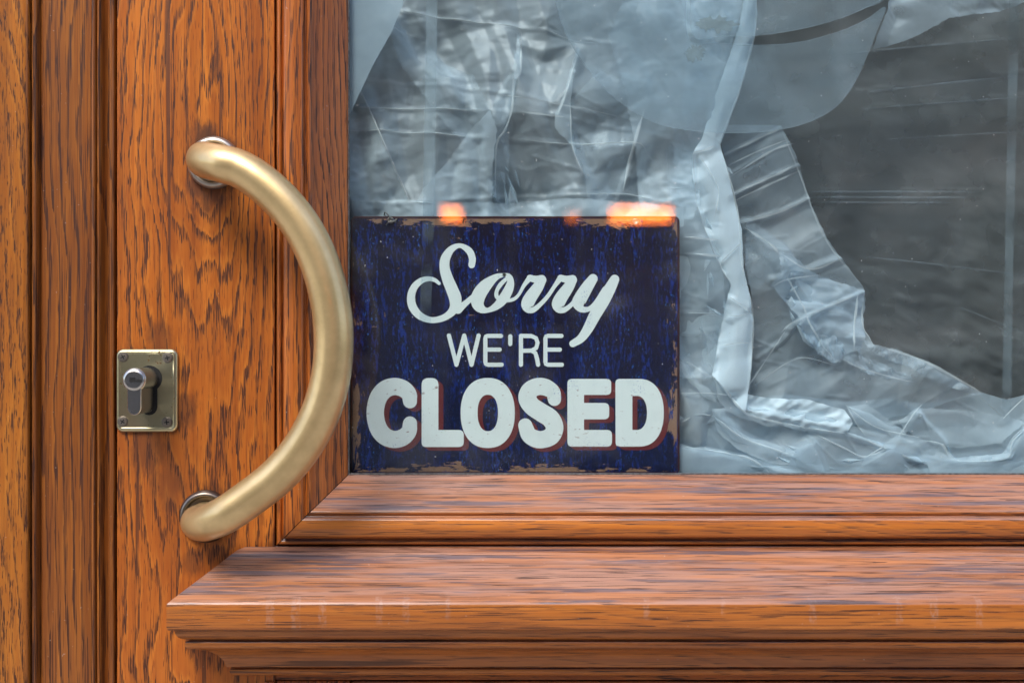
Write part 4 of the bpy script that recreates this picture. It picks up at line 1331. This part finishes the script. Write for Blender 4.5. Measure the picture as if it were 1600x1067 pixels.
bm = bmesh.new()
h_h = lambda a, b: crumple(a, b, 73, 80, 0.012, 3, 0.9, 1.0) + heap_lines(a, b) * 0.8
for i, p_ in enumerate([[(1371, 695), (1397, 680), (1439, 687), (1472, 695), (1491, 719), (1570, 719), (1581, 687), (1620, 660), (1620, 760), (1457, 760), (1446, 725), (1382, 699)],  # bright facets of the heap laid on as pale layers, brightness in the colour
                        [(1234, 710), (1264, 693), (1272, 705), (1281, 734), (1262, 728)], [(1040, 692), (1064, 695), (1135, 708), (1172, 717), (1215, 750), (1040, 760)],
                        [(1116, 650), (1157, 682), (1210, 702), (1236, 710), (1260, 728), (1200, 722), (1150, 700), (1120, 675)],
                        [(1320, 636), (1350, 630), (1380, 650), (1405, 668), (1380, 682), (1345, 676)], [(1064, 655), (1100, 640), (1150, 640), (1165, 650), (1120, 655), (1100, 662), (1064, 662)],
                        [(1400, 660), (1430, 636), (1500, 640), (1570, 650), (1600, 660), (1560, 690), (1500, 700), (1440, 690)],
                        ]):
    bm = bmesh.new()
    sheet_mesh(bm, p_, 0.0575 + 0.0008 * i, lambda a, b, i=i: crumple(a, b, 300 + i, 60, 0.006, 2, 1.0, 0.9) + wrinkle(a, b, 30 + i, 15, (1060, 620, 1640, 740), 0.4, 0.6, 15, 60, 2.2), step=2.5, curve=False, jag=2.5, seed=i + 40)
    obj('fold_layer', bm, M_layer, o, True)
creases(o, [([(1116, 650), (1157, 682), (1210, 702), (1236, 710)], 3), ([(1270, 676), (1322, 702), (1352, 714), (1390, 699)], 3), ([(1315, 674), (1340, 682), (1375, 697), (1398, 706), (1440, 724)], 4), ([(1234, 710), (1281, 733)], 3),
            ([(1439, 687), (1472, 695), (1491, 719), (1570, 717), (1582, 690), (1600, 672)], 3), ([(1064, 697), (1135, 708), (1172, 717), (1200, 735)], 3), ([(1264, 693), (1274, 712), (1281, 733)], 2),
            ([(1322, 634), (1340, 665), (1352, 680)], 2), ([(1322, 634), (1370, 668), (1440, 684)], 2), ([(1400, 690), (1425, 650), (1440, 632)], 1.6), ([(1064, 660), (1090, 648), (1116, 650)], 2), ([(1350, 716), (1385, 695)], 2), ([(1358, 722), (1392, 702)], 2),
            ([(1525, 614), (1545, 632), (1567, 652)], 1.2), ([(1567, 654), (1585, 636), (1602, 620)], 1.2), ([(1062, 718), (1110, 712), (1140, 714)], 1.6), ([(1120, 736), (1150, 726), (1190, 730)], 1.6), ([(1040, 616), (1100, 614), (1150, 618)], 1.2)], flat, 0.053, 2.2, 0.0)

shards(o, 5, 12, (1200, 680, 1420, 735), 0.35, 0.3, 0.0545, 25, 60, 4, 9)
for mt_, wd_, lns in ((M_layer, 16, [[(1116, 590), (1135, 625), (1165, 648), (1240, 664), (1316, 678)], [(1116, 652), (1157, 684), (1210, 704), (1250, 722), (1300, 742)], [(1322, 634), (1370, 660), (1430, 692), (1480, 720), (1540, 726)],
                                     [(1480, 722), (1560, 716), (1590, 680), (1630, 650)], [(1050, 700), (1135, 712), (1190, 732), (1230, 748)], [(1062, 560), (1080, 592), (1120, 628)], [(1300, 672), (1370, 698), (1440, 728)]]),
                      (M_layer, 26, [[(1150, 636), (1250, 652), (1330, 672), (1420, 712), (1480, 745)], [(1060, 728), (1200, 738), (1400, 740), (1620, 732)]])):
    creases(o, lns, flat, 0.0560, wd_, 0.0, name='fold_band', mat=mt_)  # bright sweeps along the folds, their brightness put in a pale layer

# sheet across the top right corner
tr_poly = [(1330, -60), (1700, -60), (1700, -20), (1600, 6), (1558, 22), (1520, 30), (1472, 38), (1440, 55), (1408, 72), (1385, 79), (1354, 86), (1362, 60), (1378, 20), (1386, -5)]
bm = bmesh.new()
sheet_mesh(bm, tr_poly, 0.070, lambda a, b: crumple(a, b, 81, 90, 0.014, 3, 0.8, 1.1) + wrinkle(a, b, 10, 50, (1350, -20, 1620, 80), 0.6, 0.5, 15, 60, 2.2) + ridge(a, b, [(1400, 20), (1450, 40), (1470, 38)], 18, 0.008), step=2.5, curve=False, jag=2.0)
tag(obj('plastic_sheet', bm, M_clear, None, True), 'wrinkled plastic sheet edge hanging across the top right corner of the glass', 'plastic sheet')

# translucent back film at the right
bm = bmesh.new()


def h_back(a, b):
    h = crumple(a, b, 91, 150, 0.006, 2, 1.5, 0.5) + crumple(a, b, 93, 22, 0.0014, 4, 1.5, 0.9) * np.clip((b - 250) / 200, 0.2, 1)
    for ln, k in (([(1320, 147), (1600, 115)], 0.0012), ([(1330, 172), (1600, 152)], 0.0008), ([(1225, 300), (1530, 300)], 0.0010), ([(1230, 308), (1530, 309)], 0.0012), ([(1240, 316), (1500, 317)], 0.0009), ([(1310, 85), (1600, 60)], 0.0006)):
        h = h + ridge(a, b, ln, 3, k)
    return h


sheet_mesh(bm, [(1000, -80), (1750, -80), (1750, 800), (1000, 800)], 0.125, h_back, step=4, curve=False)
o = tag(obj('back_film', bm, M_back, None, True), 'dark grey see-through film stretched behind the right half of the glass', 'plastic film')


creases(o, [([(1250, 300), (1380, 300), (1530, 300)], 3), ([(1262, 308), (1400, 309), (1520, 309)], 3.5), ([(1270, 316), (1380, 317), (1500, 317)], 3), ([(1330, 147), (1450, 134), (1600, 118)], 3.5),
            ([(1330, 172), (1450, 163), (1600, 152)], 2.5), ([(1300, 86), (1450, 72), (1590, 60)], 2.5), ([(1380, 218), (1600, 206)], 2), ([(1340, 400), (1450, 412), (1600, 430)], 2), ([(1500, 480), (1600, 520)], 2)],
        lambda a, b: np.zeros(a.shape), 0.105, 3, 0.0, mat=M_line)

# films and tape stuck on the inner face of the glass
def film(name, poly, y, mat, label, cat, th=0.0003, curve=True, group=None):
    poly = [tuple(p[:2]) for p in (catmull(list(poly), 8) if curve else poly)]
    bm = bmesh.new()
    a = [bm.verts.new(P(p[0], p[1], y)) for p in poly]
    b = [bm.verts.new(P(p[0], p[1], y) + Vector((0, th, 0))) for p in poly]
    ea = [bm.edges.new((a[i], a[(i + 1) % len(a)])) for i in range(len(a))]
    eb = [bm.edges.new((b[i], b[(i + 1) % len(b)])) for i in range(len(b))]
    bmesh.ops.triangle_fill(bm, use_beauty=True, edges=ea)
    bmesh.ops.triangle_fill(bm, use_beauty=True, edges=eb)
    for i in range(len(a)):
        j = (i + 1) % len(a)
        bm.faces.new([a[i], a[j], b[j], b[i]])
    bmesh.ops.recalc_face_normals(bm, faces=bm.faces)
    return tag(obj(name, bm, mat), label, cat, group)


film('frosted_film', [(862, -60), (868, 0), (882, 48), (902, 85), (935, 128), (972, 162), (1015, 188), (1060, 201), (1130, 208), (1200, 205), (1258, 193), (1305, 168), (1336, 128), (1356, 84), (1370, 48), (1383, 12),
                      (1352, 32), (1310, 50), (1250, 66), (1190, 71), (1120, 68), (1075, 58), (1076, -60)], 0.0412, M_film,
     'big rounded tongue of smooth frosted film stuck on the glass above the sign', 'film')
film('frosted_film', [(1081, -60), (1081, 52), (1130, 56), (1190, 55), (1250, 46), (1310, 30), (1350, 14), (1383, -3), (1400, -60)], 0.0418, M_film,
     'frosted film band above the dark curved slit at the top of the glass', 'film')
film('frosted_film', [(520, -60), (520, 215), (546, 182), (560, 150), (585, 98), (612, 50), (630, 5), (642, -60)], 0.0414, M_film2,
     'pale triangle of frosted film in the top left corner of the glass', 'film', curve=False)
film('tape_strip', [(667, -60), (684, -60), (682, 100), (679, 300), (677, 400), (659, 400), (661, 300), (665, 100)], 0.0470, M_tape,
     'milky vertical tape strip running down behind the sign\'s top edge', 'tape', curve=False, group='vertical tape strips on the glass')
film('tape_strip', [(1578, -60), (1594, -60), (1588, 200), (1583, 420), (1580, 640), (1566, 640), (1570, 420), (1574, 200)], 0.0422, M_tape2,
     'milky vertical tape strip at the far right of the glass', 'tape', curve=False, group='vertical tape strips on the glass')

film('reflection_strip', [(661, 346), (678, 346), (673, 510), (655, 508)], 0.0422, M_reflect,  # pale strip laid on to paint a faint reflection over the sign
     'faint milky strip standing in for a reflection over the tail of the script S on the sign', 'tape', curve=False)

for fl, pts in ((bpy.data.objects['frosted_film'], [(862, -60), (868, 0), (882, 48), (902, 85), (935, 128), (972, 162), (1015, 188), (1060, 201), (1130, 208), (1200, 205), (1258, 193), (1305, 168), (1336, 128), (1356, 84), (1370, 48), (1383, 12),
                      (1352, 32), (1310, 50), (1250, 66), (1190, 71), (1120, 68), (1075, 58)]),
                (bpy.data.objects['frosted_film.001'], [(1081, -60), (1081, 52), (1130, 56), (1190, 55), (1250, 46), (1310, 30), (1350, 14), (1383, -3)]),
                (bpy.data.objects['frosted_film.002'], [(546, 182), (560, 150), (585, 98), (612, 50), (630, 5), (642, -60)])):
    bm = bmesh.new()
    tube(bm, [P(p[0], p[1], 0.0410) for p in catmull(pts, 8)], 0.00018, 6)
    obj('cut_edge', bm, M_line, fl, True)

M_glue = poly_mat('old_adhesive', 0.34, (0.36, 0.42, 0.43), 0.6, 0.02, 0.1, 0.3, 0.2)
rs_ = np.random.RandomState(4)
for (cx_, cy_, rx_, ry_, lab) in ((1118, 38, 36, 13, 'wide greyish patch of old adhesive on the glass beside the bright fold'), (1086, 84, 18, 13, 'small greyish patch of old adhesive lower left of the wide one')):
    pts = [(cx_ + rx_ * math.cos(a) * rs_.uniform(0.55, 1.1), cy_ + ry_ * math.sin(a) * rs_.uniform(0.45, 1.25)) for a in np.linspace(0, 2 * math.pi, 46)[:-1]]
    film('adhesive_patch', pts, 0.0408, M_glue, lab, 'adhesive', th=0.0001, curve=False)
